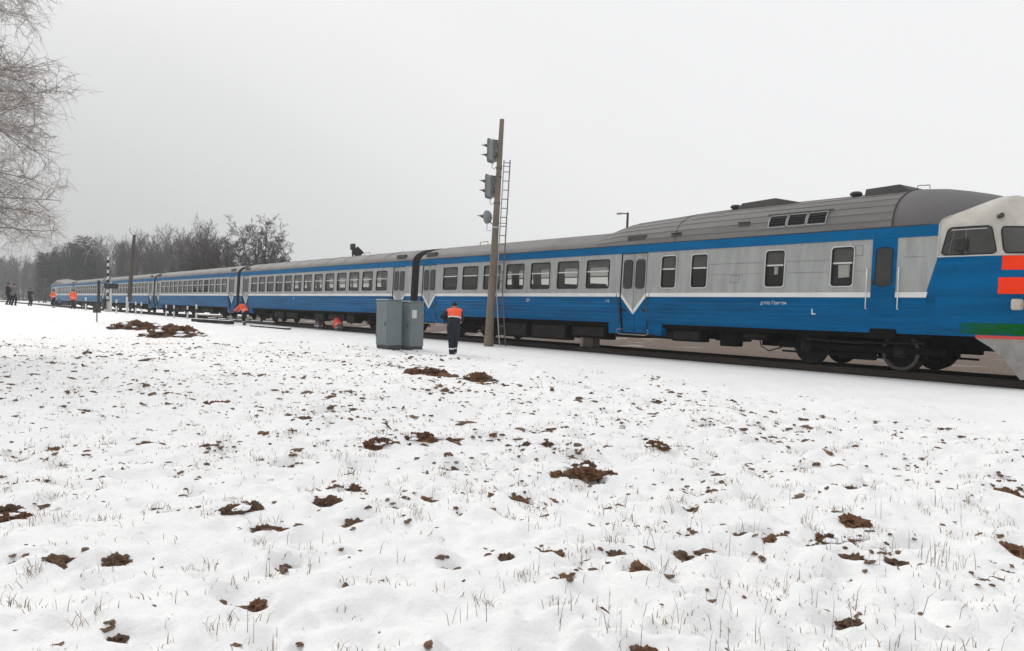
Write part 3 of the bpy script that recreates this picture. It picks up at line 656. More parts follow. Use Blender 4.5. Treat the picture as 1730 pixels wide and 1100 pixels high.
# ---- power car with the driving cab
def make_power_car(X, rotz=0.0):
    car = thing('railcar', '', 'railcar', (X, YC, 0), rotz)
    e = -12.65; NX = 11.2
    swins = [-0.31 - WP * k for k in range(7)]; small = [8.83, 6.83, 4.18, 2.95]; doors = [-11.72, 1.42]
    holes = [(x - WWID/2 - 0.012, x + WWID/2 + 0.012, WIN_Z[0] - 0.012, WIN_Z[1] + 0.012) for x in swins] + [(x - 0.282, x + 0.282, WIN_Z[0] - 0.012, WIN_Z[1] + 0.012) for x in small]
    for side in (-1, 1):
        side_skin(car, e, 10.98, side, doors, holes)
        for x in swins: make_window(car, x, side, WWID)
        for x in small:
            w = make_window(car, x, side, 0.54)
            mb = MB(); q = rrect(x - 0.315, x + 0.315, WIN_Z[0] - 0.045, WIN_Z[1] + 0.045, 0.10); mb.tube([S(a, z, side, 0.012) for a, z in q + q[:1]], 0.015, 5); mb.build('window_trim', 'aluminium', car)
        for x, zz in ((8.83, (2.50, 2.84)), (6.83, (2.62, 2.84))):
            mb = MB(); wd = 0.13 if x > 8 else 0.05
            plate(mb, [(x - wd, zz[0]), (x + wd * 1.3, zz[0] + 0.02), (x + wd * 1.3, zz[1]), (x - wd * 1.1, zz[1])], side, -0.05, 0.01); mb.build('curtain', 'paper_white', car)
        for d in doors: make_doors(car, d, side)
        # slanted end of the grey panel, blue beyond it
        mb = MB(); band(mb, 10.98, NX, [1.13, 1.22, 1.36, 1.70, 2.13], side)
        plate(mb, [(10.98, 2.13), (NX, 2.13), (NX, 2.95), (10.98, 2.13 + 0.001)], side, 0.0, 0.01)
        mb.build('lower_panel', 'blue_paint', car)
        mb = MB(); mb.add([S(10.98, 2.13, side), S(NX, 2.95, side), S(NX, 3.45, side), S(10.98, 3.45, side)], [(0, 1, 2, 3)]); mb.build('window_band', 'grey_paint', car)
        mb = MB(); rows = [[S(x, z, side, o) for x in (10.98, NX)] for z, o in ((3.44, 0.0), (3.442, 0.016), (3.60, 0.016), (3.70, 0.02), (3.715, 0.0))]; mb.grid(rows, 0, False); mb.build('cornice', 'cornice_paint', car)
        mb = MB(); plate(mb, [(10.72, 2.02), (10.98, 2.02), (11.01, 2.13), (10.72, 2.13)], side, 0.003, 0.004); mb.build('belt_stripe', 'white_paint', car)
        # cab side door
        mb = MB(); plate(mb, [(9.62, 1.60), (10.24, 1.60), (10.24, 2.13), (9.62, 2.13)], side, 0.012, 0.02); plate(mb, [(9.62, 2.13), (10.24, 2.13), (10.24, 3.44), (9.62, 3.44)], side, 0.012, 0.02)
        dr = mb.build('cab_door', 'blue_paint', car)
        mb = MB(); plate(mb, rrect(9.74, 10.12, 2.30, 3.20, 0.09), side, 0.018, 0.01); mb.build('pane', 'dark_glass', dr)
        mb = MB(); q = rrect(9.72, 10.14, 2.28, 3.22, 0.10); mb.tube([S(a, z, side, 0.018) for a, z in q + q[:1]], 0.012, 5); mb.build('window_frame', 'rubber_black', dr)
        mb = MB(); mb.cbox(9.66, 9.70, min(side*1.57, side*1.62), max(side*1.57, side*1.62), 2.30, 2.42, 0.006); mb.build('handle', 'dark_metal', dr)
        for x in (9.53, 10.33):
            mb = MB(); mb.tube([S(x, 1.72, side, 0.0), S(x, 1.72, side, 0.06), S(x, 2.72, side, 0.06), S(x, 2.72, side, 0.0)], 0.016, 6); mb.build('grab_rail', 'aluminium', car)
        mb = MB(); mb.cbox(9.6, 10.26, min(side*1.30, side*1.53), max(side*1.30, side*1.53), 0.98, 1.24, 0.02); mb.build('cab_step', 'under_black', car)
        # access hatch
        mb = MB(); q = [(5.35, 2.42), (5.65, 2.42), (5.65, 2.62), (5.35, 2.62), (5.35, 2.42)]; mb.tube([S(a, z, side, 0.002) for a, z in q], 0.006, 4); mb.build('hatch', 'roof_paint', car)
        mb = MB(); q = [(9.16, 3.05), (9.36, 3.05), (9.36, 3.3), (9.16, 3.3), (9.16, 3.05)]; mb.tube([S(a, z, side, 0.002) for a, z in q], 0.006, 4); mb.build('hatch', 'roof_paint', car)
        for z, segs in ((2.66, ((4.55, 6.45), (7.2, 8.45), (9.2, 9.5))), (2.97, ((4.55, 6.45), (7.2, 8.45), (10.4, 10.9)))):
            for xa, xb in segs:
                mb = MB(); mb.tube([S(xa, z, side, 0.0), S(xb, z, side, 0.0)], 0.0055, 4); mb.build('panel_seam', 'roof_paint', car)
        # louvres on the raised roof
        def RP(x, t, k): # point on raised roof
            i = int(min(6, k)); f = k - i; a, b = HMP[i], HMP[i + 1]
            return (x, side * (lerp(a[0], b[0], f) + t), lerp(a[1], b[1], f) + t * 0.45)
        for j in range(3):
            xa = 6.52 + 0.60 * j; xb = xa + 0.55
            mb = MB(); mb.add([RP(xa, 0.02, 1.1), RP(xb, 0.02, 1.1), RP(xb, 0.02, 2.0), RP(xa, 0.02, 2.0), RP(xb, 0.02, 2.85), RP(xa, 0.02, 2.85)], [(0, 1, 2, 3), (3, 2, 4, 5)])
            lv = mb.build('louvre', 'rubber_black', car)
            mb = MB(); mb.tube([RP(xa, 0.03, 1.1), RP(xb, 0.03, 1.1), RP(xb, 0.03, 2.0), RP(xb, 0.03, 2.85), RP(xa, 0.03, 2.85), RP(xa, 0.03, 2.0), RP(xa, 0.03, 1.1)], 0.020, 5); mb.build('louvre_frame', 'grey_paint', lv)
            for q in range(4):
                mb = MB(); k = 1.35 + 0.36 * q; mb.add([RP(xa + 0.02, 0.022, k), RP(xb - 0.02, 0.022, k), RP(xb - 0.02, 0.05, k - 0.14), RP(xa + 0.02, 0.05, k - 0.14)], [(0, 1, 2, 3)]); mb.build('slat', 'roof_dark', lv)
        mb = MB(); mb.tube([RP(6.42, 0.05, 3.0), RP(8.42, 0.05, 3.0)], 0.018, 5); mb.build('rain_gutter', 'roof_dark', car)
        for xa, k in ((5.45, 1.7), (2.95, 0.9)):
            mb = MB(); mb.add([RP(xa, 0.02, k), RP(xa + 0.42, 0.02, k), RP(xa + 0.42, 0.02, k + 0.5), RP(xa, 0.02, k + 0.5), RP(xa + 0.42, 0.06, k + 0.5), RP(xa, 0.06, k + 0.5)], [(0, 1, 2, 3), (3, 2, 4, 5)]); mb.build('roof_vent', 'roof_dark', car)
    # low roof over the saloon, then the raised one in lapped strips
    make_roof(car, [(e, 0, 0.16), (e + 0.25, 0, 0.05), (e + 0.7, 0)] + [(-11 + 1.5 * k, 0) for k in range(8)] + [(0.0, 0.0)])
    st = [(-0.45, 0.02), (0.1, 0.35), (0.55, 0.60), (1.3, 0.68), (2.2, 0.76), (3.6, 0.92), (5, 1.0), (7, 1.0), (9, 1.0), (10.05, 1.0)]
    for s in (-1, 1):
        for i in range(7):
            rows = []
            for x, t in st:
                p = roof_rows(x, t, None); a, b = p[i], p[i + 1]; lip = 0.012
                rows.append([(x, s * (a[0] + lip * 0.8), a[1] - 0.012), (x, s * (a[0] + lip), a[1] + 0.010), (x, s * b[0], b[1])])
            mb = MB(); mb.grid(rows, 0, False); mb.build('roof_panel', 'roof_paint', car)
    st2 = [(10.05, 1.0), (10.3, 0.99), (10.7, 0.90), (11.2, 0.66), (11.7, 0.36), (12.15, 0.04)]
    mb = MB(); rows = []
    for x, t in st2:
        p = roof_rows(x, t, None); k = smooth(11.0, 12.3, x); p = [(w * (1 - 0.22 * k), z + 0.006) for w, z in p]
        rows.append([(x, -w, z) for w, z in p] + [(x, w, z) for w, z in reversed(p[:-1])])
    mb.grid(rows, 0, True); mb.build('roof_front', 'roof_front', car)
    mb = MB(); p = [(w + 0.012, z + 0.012) for w, z in HMP]; mb.tube([(10.06, -w, z) for w, z in p] + [(10.06, w, z) for w, z in reversed(p[:-1])], 0.016, 5); mb.build('roof_seam', 'roof_dark', car)
    mb = MB(); p = [(lerp(a[0], b[0], 0.86) + 0.01, lerp(a[1], b[1], 0.86) + 0.01) for a, b in zip(REG, HMP)]; mb.tube([(3.1, -w, z) for w, z in p] + [(3.1, w, z) for w, z in reversed(p[:-1])], 0.012, 5); mb.build('roof_seam', 'roof_dark', car)
    # roof fairings, stacks
    for x0, x1, h in ((4.8, 6.9, 0.19), (8.85, 10.0, 0.16)):
        mb = MB(); rows = []
        for x, k in ((x0, 0.15), (x0 + 0.15, 0.75), (x0 + (x1 - x0) * 0.62, 1.0), (x1, 0.0)) if x0 < 7 else ((x0, 0.9), (x0 + 0.02, 0.95), (x1 - 0.25, 1.15), (x1, 0.1)):
            rows.append([(x, -0.62, 4.62), (x, -0.56, 4.70 + h * k), (x, 0.56, 4.70 + h * k), (x, 0.62, 4.62)])
        mb.grid(rows, 0, False); mb.add(rows[0], [(0, 1, 2, 3)]); mb.build('roof_fairing', 'roof_dark', car)
    for x in (4.62, 8.52):
        mb = MB(); mb.lathe([(0.10, 4.62), (0.10, 4.72), (0.15, 4.735), (0.16, 4.79), (0.11, 4.83), (0.0, 4.84)], 'z', (x, -0.45, 0), 12); mb.build('exhaust_stack', 'dark_metal', car)
    mb = MB(); mb.tube([(10.15, -0.45, 4.70), (10.15, -0.45, 4.82), (10.45, -0.45, 4.80), (10.45, -0.45, 4.72)], 0.014, 5); mb.build('roof_rail', 'steel_worn', car)
    mb = MB(); mb.tube([(-9.3, -0.35, 4.30), (-9.3, -0.35, 4.44), (-8.7, -0.35, 4.44), (-8.7, -0.35, 4.30)], 0.018, 6); mb.build('roof_rail', 'steel_worn', car)
    end_wall(car, e + 0.01); bellows(car, e, -1)
    make_interior(car, -10.8, 0.6, [-0.31 - WP * (k - 0.5) for k in range(1, 8)])
    for x in (2.3, 9.3, 11.0):
        mb = MB(); mb.box(x - 0.03, x + 0.03, -1.43, 1.43, 1.2, 3.6); mb.build('bulkhead', 'interior_wall', car)
    mb = MB(); mb.cbox(2.8, 8.9, -0.9, 0.9, 1.2, 3.2, 0.1); mb.build('engine', 'under_black', car)
    # ---- rounded cab front
    XF = [(0.3, 13.05), (1.15, 13.20), (2.0, 13.28), (2.9, 13.22), (3.6, 12.93), (3.9, 12.74), (4.15, 12.56), (4.30, 12.44), (4.385, 12.34)]
    NW = [(0.3, 1.40), (1.13, 1.452), (1.22, 1.502), (1.36, 1.540), (1.70, 1.556), (2.13, 1.55), (3.45, 1.488), (3.70, 1.462), (3.9, 1.375), (4.08, 1.20), (4.22, 0.95), (4.33, 0.6), (4.385, 0.25)]
    EX = 0.45
    NXT = [(3.70, NX), (3.80, 11.24), (3.9, 11.42), (4.0, 11.66), (4.08, 11.84), (4.15, 11.96), (4.22, 12.06), (4.30, 12.15), (4.385, 12.22)]
    def nose(x, z, side, off=0.0):          # by x along the side
        xf = interp(XF, z); w = interp(NW, z); t = math.asin(min(1, max(0, (x - NX) / (xf - NX))) ** (1 / EX)) if x > NX else 0
        return nose_t(t, z, side, off)
    def nose_t(t, z, side, off=0.0):
        xf = interp(XF, z) + off; w = interp(NW, z) + off
        x0 = interp(NXT, z)
        return (x0 + (xf - x0) * math.sin(t) ** EX if t > 0 else x0, side * w * max(0.0, math.cos(t)) ** EX, z)
    TT = [R(a) for a in (0, 0.2, 0.8, 1.8, 3.2, 5, 7.5, 10.5, 14, 18, 22, 27, 32, 38, 45, 54, 64, 74, 83, 87, 89.2, 90)]
    def skin(zs, mat, nm):
        rows = []
        for z in zs:
            rows.append([nose_t(t, z, -1) for t in TT] + [nose_t(t, z, 1) for t in reversed(TT[:-1])])
        mb = MB(); mb.grid(rows, 0, True); return mb.build(nm, mat, car)
    skin([1.13, 1.22, 1.36, 1.5, 1.7, 1.9, 2.13, 2.4, 2.7, 2.93], 'blue_paint', 'cab_front')
    skin([2.93, 2.96, 3.2, 3.45, 3.6, 3.7, 3.8, 3.9, 4.0, 4.08, 4.15, 4.22, 4.27, 4.30, 4.33, 4.36, 4.385], 'cream_paint', 'cab_roof')
    for side in (-1, 1):                     # edge of the cream cap where it meets the roof
        mb = MB(); mb.tube([nose_t(0.0, z, side, 0.006) for z in (2.94, 3.2, 3.45, 3.7, 3.8, 3.9)], 0.016, 5); mb.build('cab_trim', 'cream_paint', car)
    def arc_patch(zs, t0, off, mat, nm, full=True):
        rows = []
        for z in zs:
            tt = [lerp(t0(z), math.pi/2, k / 18) for k in range(19)]
            rows.append([nose_t(t, z, -1, off) for t in tt] + [nose_t(t, z, 1, off) for t in reversed(tt[:-1])])
        mb = MB(); mb.grid(rows, 0, True); return mb.build(nm, mat, car)
    def tx(x): return lambda z: math.asin(min(1, max(1e-6, (x - NX) / (interp(XF, z) - NX))) ** (1 / EX))
    arc_patch([2.615, 2.75, 2.925], tx(12.55), 0.006, 'orange_paint', 'orange_stripe')
    arc_patch([2.09, 2.25, 2.45], tx(12.50), 0.006, 'orange_paint', 'orange_stripe')
    arc_patch([1.19, 1.22, 1.36, 1.44], tx(11.75), 0.006, 'green_paint', 'green_stripe')
    arc_patch([1.10, 1.17], tx(12.05), 0.008, 'red_paint', 'red_stripe')
    # snow plough
    pl = lambda z: tx(interp([(0.22, 12.86), (0.45, 12.74), (0.7, 12.56), (0.9, 12.36), (1.10, 12.05)], z))(z)
    arc_patch([0.22, 0.45, 0.7, 0.9, 1.10], pl, 0.004, 'plow_grey', 'plough')
    # side and front windows
    def quad_patch(c, side, off, mat, nm, parent, n=14, r_=0.12):
        (xa, za), (xb, zb), (xc_, zc_), (xd, zd) = c       # bottom-left, bottom-right, top-right, top-left
        rows = []
        for j in range(n + 1):
            v = j / n; ins = 0.0
            if v < r_: ins = r_ * (1 - math.sqrt(max(0, 1 - ((r_ - v) / r_) ** 2))) * 0.6
            if v > 1 - r_: ins = r_ * (1 - math.sqrt(max(0, 1 - ((v - 1 + r_) / r_) ** 2))) * 0.6
            row = []
            for i in range(n + 1):
                u = lerp(ins, 1 - ins, i / n); xx = lerp(lerp(xa, xb, u), lerp(xd, xc_, u), v); zz = lerp(lerp(za, zb, u), lerp(zd, zc_, u), v)
                row.append(side and (nose(xx, zz, side, off)))
            rows.append(row)
        mb = MB(); mb.grid(rows, 0, True); ob = mb.build(nm, mat, parent)
        bd = rows[0] + [r_2[-1] for r_2 in rows[1:]] + list(reversed(rows[-1]))[1:] + [r_2[0] for r_2 in reversed(rows[:-1])]
        return ob, bd
    for side in (-1, 1):
        ob, bd = quad_patch(((11.27, 2.98), (12.44, 2.98), (12.30, 3.60), (11.41, 3.60)), side, 0.008, 'cab_glass', 'cab_window', car)
        mb = MB(); mb.tube(bd, 0.014, 5); mb.build('window_frame', 'rubber_black', ob)
        mb = MB(); mb.tube([nose(lerp(11.22, 12.48, k / 10), 2.945, side, 0.012) for k in range(11)], 0.016, 5); mb.build('window_sill', 'aluminium', ob)
        mb = MB(); mb.tube([nose(lerp(11.48, 12.22, k / 8), 3.545, side, 0.012) for k in range(9)], 0.010, 5); mb.build('window_bar', 'aluminium', ob)
        mb = MB(); mb.tube([nose(11.45, 3.0, side, 0.014), nose(11.55, 3.56, side, 0.014)], 0.008, 4); mb.tube([nose(11.80, 3.0, side, 0.014), nose(11.80, 3.58, side, 0.014)], 0.010, 4); mb.build('window_bar', 'steel_worn', ob)
        mb = MB(); p = nose(11.72, 3.2, side, 0.06); y0, y1 = sorted((p[1], p[1] + side * 0.10)); mb.cbox(11.60, 11.84, y0, y1, 3.05, 3.36, 0.03); mb.tube([(11.72, p[1] - side * 0.06, 2.93), (11.72, p[1] + side * 0.03, 3.06)], 0.012, 5); mb.build('mirror', 'black_paint', car)
        # windscreen half
        rows = []
        for j in range(13):
            v = j / 12; z = lerp(2.985, 3.56, v); c = 0.04 * ((2 * v - 1) ** 6); row = []
            for i in range(15):
                t = lerp(R(26 + 4 * v) + c, R(87) - c, i / 14); row.append(nose_t(t, z, side, 0.008))
            rows.append(row)
        mb = MB(); mb.grid(rows, 0, True); ob = mb.build('windscreen', 'cab_glass', car)
        bd = rows[0] + [q[-1] for q in rows[1:]] + list(reversed(rows[-1]))[1:] + [q[0] for q in reversed(rows[:-1])]
        mb = MB(); mb.tube(bd, 0.018, 5); mb.build('window_frame', 'rubber_black', ob)
        mb = MB(); a = nose_t(R(50), 2.96, side, 0.04); b = nose_t(R(62), 3.40, side, 0.04); mb.tube([a, b], 0.010, 5); mb.build('wiper', 'black_paint', ob)
        # lamp cluster
        p = Vector(nose_t(R(40), 1.87, side, 0.0)); mb = MB(); d = Vector((0.85, side * 0.5, 0)).normalized()
        mb.cbox(p.x - 0.12, p.x + 0.06, p.y - 0.16, p.y + 0.16, 1.74, 1.98, 0.03); lp = mb.build('lamp_housing', 'cream_paint', car)
        for dy in (-0.075, 0.075):
            mb = MB(); mb.lathe([(0.0, 0.066), (0.05, 0.064), (0.058, 0.055), (0.058, 0.0)], 'x', (p.x, p.y + dy, 1.86), 12); mb.build('lamp_lens', 'lens_yellow', lp)
        mb = MB(); mb.lathe([(0.0, 12.9), (0.07, 12.9), (0.07, 13.5), (0.17, 13.5), (0.17, 13.56), (0.0, 13.56)], 'x', (0, side * 0.88, 1.02), 14); mb.build('buffer', 'dark_metal', car)
    p = nose_t(R(90), 3.85, 1); mb = MB(); mb.cbox(12.35, 12.82, -0.30, 0.30, 3.72, 3.98, 0.05); sl = mb.build('searchlight', 'cream_paint', car)
    mb = MB(); mb.lathe([(0.0, 12.835), (0.09, 12.835), (0.10, 12.82), (0.10, 12.7)], 'x', (0, 0, 3.85), 14); mb.build('lamp_lens', 'dark_glass', sl)
    for side in (-1, 1):
        mb = MB(); pp = nose_t(R(30), 3.80, side, 0.02); mb.tube([pp, (pp[0] + 0.10, pp[1] + side * 0.04, pp[2] + 0.02)], [0.05, 0.06], 8); mb.build('horn', 'dark_metal', car)
    mb = MB(); mb.cbox(12.9, 13.7, -0.16, 0.16, 0.90, 1.2, 0.03); mb.cbox(13.6, 13.85, -0.22, 0.22, 0.84, 1.26, 0.04); mb.build('coupler', 'under_black', car)
    # running gear
    make_bogie(car, 9.0, (-1.45, 1.15), (-2.3, 2.2)); make_bogie(car, -9.0, (-1.2, 1.2), (-1.75, 1.75))
    under_boxes(car, [(-6.6, -4.5, 0.40, 1.02, 0.85, 1.30, 'battery_box'), (-4.3, -2.2, 0.40, 1.02, 0.85, 1.28, 'equipment_box'), (-2.0, -0.2, 0.55, 1.02, 0.7, 1.2, 'equipment_box'),
                      (-0.1, 2.9, 0.66, 0.98, 0.75, 1.15, 'fuel_tank'), (2.9, 4.1, 0.62, 1.03, 0.85, 1.25, 'equipment_box'), (4.75, 5.35, 0.55, 1.02, 0.85, 1.2, 'equipment_box'), (5.5, 6.4, 0.78, 1.03, 0.75, 1.15, 'equipment_box')])
    mb = MB(); mb.box(e, 12.6, -0.5, 0.5, 0.78, 1.2); mb.build('centre_sill', 'under_black', car)
    for side in (-1, 1):
        mb = MB(); mb.tube([(6.1, side * 1.2, 1.0), (6.25, side * 1.22, 0.62), (6.5, side * 1.22, 0.5), (6.9, side * 1.2, 0.62)], 0.02, 6); mb.tube([(7.6, side * 1.18, 0.9), (9.0, side * 1.18, 0.86), (10.8, side * 1.18, 0.92)], 0.03, 6); mb.build('pipe', 'under_brown', car)
        mb = MB(); mb.lathe([(0.40, -0.03), (0.47, -0.02), (0.47, 0.02), (0.40, 0.03)], 'y', (10.15, side * 1.02, 0.685), 26); mb.build('wheel_cover_ring', 'roof_dark', car)
    return car

LEAD = make_power_car(-20.2)
LEAD['label'] = 'leading blue and grey diesel railcar with cream-topped driving cab and orange front stripes'
LEAD['group'] = 'railcars and carriages of the standing train'
lettering('депо Гомель', 0.135, LEAD, 6.42, 1.80, shear=0.15)
mb = MB(); plate(mb, [(8.02, 1.55), (8.13, 1.55), (8.13, 1.58), (8.05, 1.58), (8.05, 1.70), (8.02, 1.70)], -1, 0.016, 0.006); mb.build('lifting_mark', 'letter_white', LEAD)
lettering('ДР1', 0.14, LEAD, -4.3, 1.82); lettering('-116', 0.12, LEAD, 0.12, 1.82)
TR = make_trailer(-46.2); TR['group'] = 'railcars and carriages of the standing train'
lettering('ДР', 0.14, TR, -2.2, 1.80)
TR['label'] = 'second vehicle of the train, passenger carriage whose near end the grey cabinets hide'
for k, lab in ((1, 'third vehicle of the train, blue and grey carriage ending near the crouching worker in orange'),
               (2, 'fourth vehicle of the train, carriage passing behind the dark wooden pole'),
               (3, 'fifth vehicle of the train, hazy carriage behind the striped crossing barrier')):
    c = copy_tree(TR); c.location = (-46.2 - 26.0 * k, YC, 0); c['label'] = lab
tail = copy_tree(LEAD); tail.location = (-20.2 - 26.0 * 5, YC, 0); tail.rotation_euler = (0, 0, math.pi)
tail['label'] = 'farthest vehicle of the train, faint railcar in the haze behind the workers in orange'

# ------------------------------------------------------------------ colour light signal by the track
def gz(x, y): return ground_h(x, y)
def make_signal():
    X, Y = -26.05, 18.25
    sg = thing('railway_signal', 'tall concrete colour-light railway signal mast with three grey heads and a ladder', 'railway signal', (X, Y, 0))
    def P(z, x=0, y=0): return (x + 0.022 * z, y + 0.031 * z, z)
    mb = MB(); zs = [-0.3, 1, 2.5, 4, 5.5, 7.2, 9.0]; mb.tube([P(z) for z in zs], [0.178 - 0.0098 * max(0, z) for z in zs], 14); mb.build('mast', ['concrete'], sg)
    mb = MB(); mb.tube([P(0.03), P(0.42)], [0.20, 0.19], 14); mb.build('mast_collar', 'concrete', sg)
    # heads face along the track towards -X
    def head(zc, h, lamps):
        mb = MB(); c = P(zc); x0 = c[0] - 0.42
        # housing: rounded box seen from behind
        poly = rrect(c[1] - 0.24, c[1] + 0.24, zc - h/2, zc + h/2, 0.10)
        mb.prism([(x0, a, b) for a, b in poly], (0.20, 0, 0))
        poly2 = rrect(c[1] - 0.29, c[1] + 0.29, zc - h/2 - 0.05, zc + h/2 + 0.05, 0.10)
        mb.prism([(x0 - 0.02, a, b) for a, b in poly2], (0.016, 0, 0))
        hd = mb.build('signal_head', 'signal_grey', sg)
        for dz in lamps:
            mb = MB(); mb.lathe([(0.0, 0), (0.12, 0.01), (0.15, 0.03), (0.15, 0.05)], 'x', (x0 + 0.19, c[1], zc + dz), 14); mb.build('back_cap', 'signal_grey', hd)
            # hood
            mb = MB(); rows = []
            for k in range(9):
                a = R(-20 + 220 * k / 8); rr = 0.125
                ln = 0.46 * (0.35 + 0.65 * max(0, math.sin(a)) ** 1.2)
                rows.append([(x0 - 0.022, c[1] + rr * math.cos(a), zc + dz + rr * math.sin(a)), (x0 - 0.022 - ln, c[1] + rr * 0.75 * math.cos(a), zc + dz + rr * 0.75 * math.sin(a) - 0.01)])
            mb.grid(rows); mb.build('hood', 'black_paint', hd)
            mb = MB(); mb.lathe([(0.0, -0.03), (0.10, -0.026), (0.10, 0.0)], 'x', (x0 - 0.025, c[1], zc + dz), 12); mb.build('lens', 'lens_dark', hd)
        for dz in (h * 0.36, -h * 0.36):
            mb = MB(); mb.tube([(x0 + 0.15, c[1], zc + dz + 0.06), (x0 + 0.26, c[1], zc + dz + 0.10), P(zc + dz + 0.02)], 0.024, 6); mb.build('bracket', 'dark_metal', hd)
        mb = MB(); z0 = zc - h/2 - 0.05; mb.tube([(x0 + 0.10, c[1], z0 + 0.06), (x0 + 0.06, c[1], z0 - 0.16), (x0 + 0.12, c[1], z0 - 0.24), (x0 + 0.22, c[1], z0 - 0.20), P(z0 - 0.05)], 0.016, 6); mb.build('conduit', 'galvanised', hd)
        turn(hd, c)
        return hd
    def turn(hd, c):
        mt = Matrix.Translation((c[0], c[1], 0)) @ Matrix.Rotation(R(26), 4, 'Z') @ Matrix.Translation((-c[0], -c[1], 0))
        for o in [hd] + list(hd.children): o.data.transform(mt)
    head(7.78, 0.86, (0.19, -0.19)); head(6.36, 0.86, (0.19, -0.19))
    c = P(5.15); x0 = c[0] - 0.42
    mb = MB(); mb.lathe([(0.0, 0.18), (0.14, 0.17), (0.25, 0.08), (0.27, 0.0), (0.27, -0.03), (0.0, -0.03)], 'x', (x0, c[1], 5.15), 18); hd = mb.build('signal_head', 'signal_grey', sg)
    mb = MB(); rows = []
    for k in range(9):
        a = R(-20 + 220 * k / 8); ln = 0.46 * (0.35 + 0.65 * max(0, math.sin(a)) ** 1.2)
        rows.append([(x0 - 0.032, c[1] + 0.12 * math.cos(a), 5.15 + 0.12 * math.sin(a)), (x0 - 0.032 - ln, c[1] + 0.09 * math.cos(a), 5.14 + 0.09 * math.sin(a))])
    mb.grid(rows); mb.build('hood', 'black_paint', hd)
    mb = MB(); mb.tube([(x0 + 0.1, c[1], 5.0), (x0 + 0.25, c[1], 4.86), P(4.84)], 0.022, 6); mb.build('bracket', 'dark_metal', hd)
    mb = MB(); mb.tube([(x0 + 0.02, c[1], 4.92), (x0 + 0.0, c[1], 4.62), (x0 + 0.2, c[1], 4.6)], 0.016, 6); mb.build('conduit', 'galvanised', hd)
    turn(hd, c)
    for z in (7.05, 6.72, 5.68, 4.72):
        mb = MB(); mb.tube([P(z - 0.035), P(z + 0.035)], 0.178 - 0.0098 * z + 0.014, 12); mb.build('band_clamp', 'galvanised' if z < 5 else 'mast_grey', sg)
    # ladder on the track side
    def LP(z, dx): k = dx + 0.26 * max(0, 1 - z / 2.2); return P(z, 0.6 * k, 0.8 * k)
    for dx in (0.18, 0.42):
        mb = MB(); mb.tube([LP(z, dx) for z in (0.0, 1.0, 2.2, 5.0, 7.4)], 0.024, 6); mb.build('ladder_rail', 'galvanised' if dx < 0.25 else 'mast_grey', sg)
    for k in range(20):
        z = 0.45 + 0.36 * k; mb = MB(); mb.tube([LP(z, 0.18), LP(z, 0.42)], 0.017, 5); mb.build('rung', 'mast_grey', sg)
    for z in (7.15, 4.9, 2.6):
        mb = MB(); mb.tube([P(z), LP(z, 0.42)], 0.016, 5); mb.build('ladder_stay', 'mast_grey', sg)
    return sg
make_signal()

# ------------------------------------------------------------------ relay cabinets
def cabinet(x0, y0, label, plate_on):
    wx, wy, h = 0.88, 0.55, 1.72; z = gz(x0, y0) - 0.03
    c = thing('relay_cabinet', label, 'cabinet', (x0, y0, z), R(1.0), 'relay cabinets beside the track')
    mb = MB(); mb.cbox(-wx, 0, 0, wy, 0.16, h, 0.02); mb.build('housing', 'cabinet_light', c)
    mb = MB(); mb.cbox(-wx - 0.02, 0.02, -0.02, wy + 0.02, h, h + 0.045, 0.018); mb.build('lid', 'cabinet_light', c)
    for a in (-wx + 0.06, -0.14):
        mb = MB(); mb.cbox(a, a + 0.09, 0.03, wy - 0.03, -0.1, 0.16, 0.01); mb.build('leg', 'cabinet_plinth', c)
    mb = MB(); mb.cbox(-wx + 0.02, -0.02, 0.02, wy - 0.02, 0.05, 0.165, 0.01); mb.build('plinth', 'cabinet_plinth', c)
    mb = MB(); mb.cbox(-wx + 0.05, -0.05, -0.018, 0.0, 0.24, h - 0.07, 0.008); d = mb.build('door', 'cabinet_light', c)
    mb = MB(); mb.tube([(-0.12, -0.02, 0.95), (-0.12, -0.06, 0.95), (-0.12, -0.06, 0.83)], 0.014, 6); mb.build('handle', 'dark_metal', d)
    for zz in (0.5, 1.4):
        mb = MB(); mb.tube([(-wx + 0.05, -0.02, zz - 0.06), (-wx + 0.05, -0.02, zz + 0.06)], 0.014, 6); mb.build('hinge', 'cabinet_plinth', d)
    if plate_on:
        mb = MB(); q = rrect(0.06, 0.245, 1.16, 1.45, 0.03); mb.prism([(0.0, a, b) for a, b in q], (0.012, 0, 0)); mb.build('plate', 'whitewash', c)
    return c
cabinet(-24.72, 13.06, 'grey-blue relay cabinet on the left of the pair, partly behind its neighbour', False)
cabinet(-24.58, 13.86, 'grey-blue relay cabinet with a small white plate, right one of the pair', True)

# ------------------------------------------------------------------ poles, signs and the level crossing
def wooden_pole():
    x, y = -79.4, 15.5; z = gz(x, y)
    p = thing('wooden_pole', 'tall dark wooden utility pole on a pale concrete stub near the crossing', 'pole', (x, y, z - 0.2))
    mb = MB(); mb.tube([(0, 0.0, 1.3), (0.0, 0.15, 4), (0.1, 0.35, 7.4)], [0.19, 0.165, 0.13], 10); mb.build('shaft', 'wood_pole', p)
    mb = MB(); mb.cbox(-0.11, 0.11, -0.26, -0.06, -0.3, 1.75, 0.02); mb.build('stub', 'whitewash', p)
    mb = MB(); mb.tube([(0.1, 0.3, 7.3), (0.1, 0.05, 7.55), (0.12, -0.08, 7.85), (0.12, 0.06, 8.0)], 0.025, 5); mb.build('hook', 'dark_metal', p)
wooden_pole()

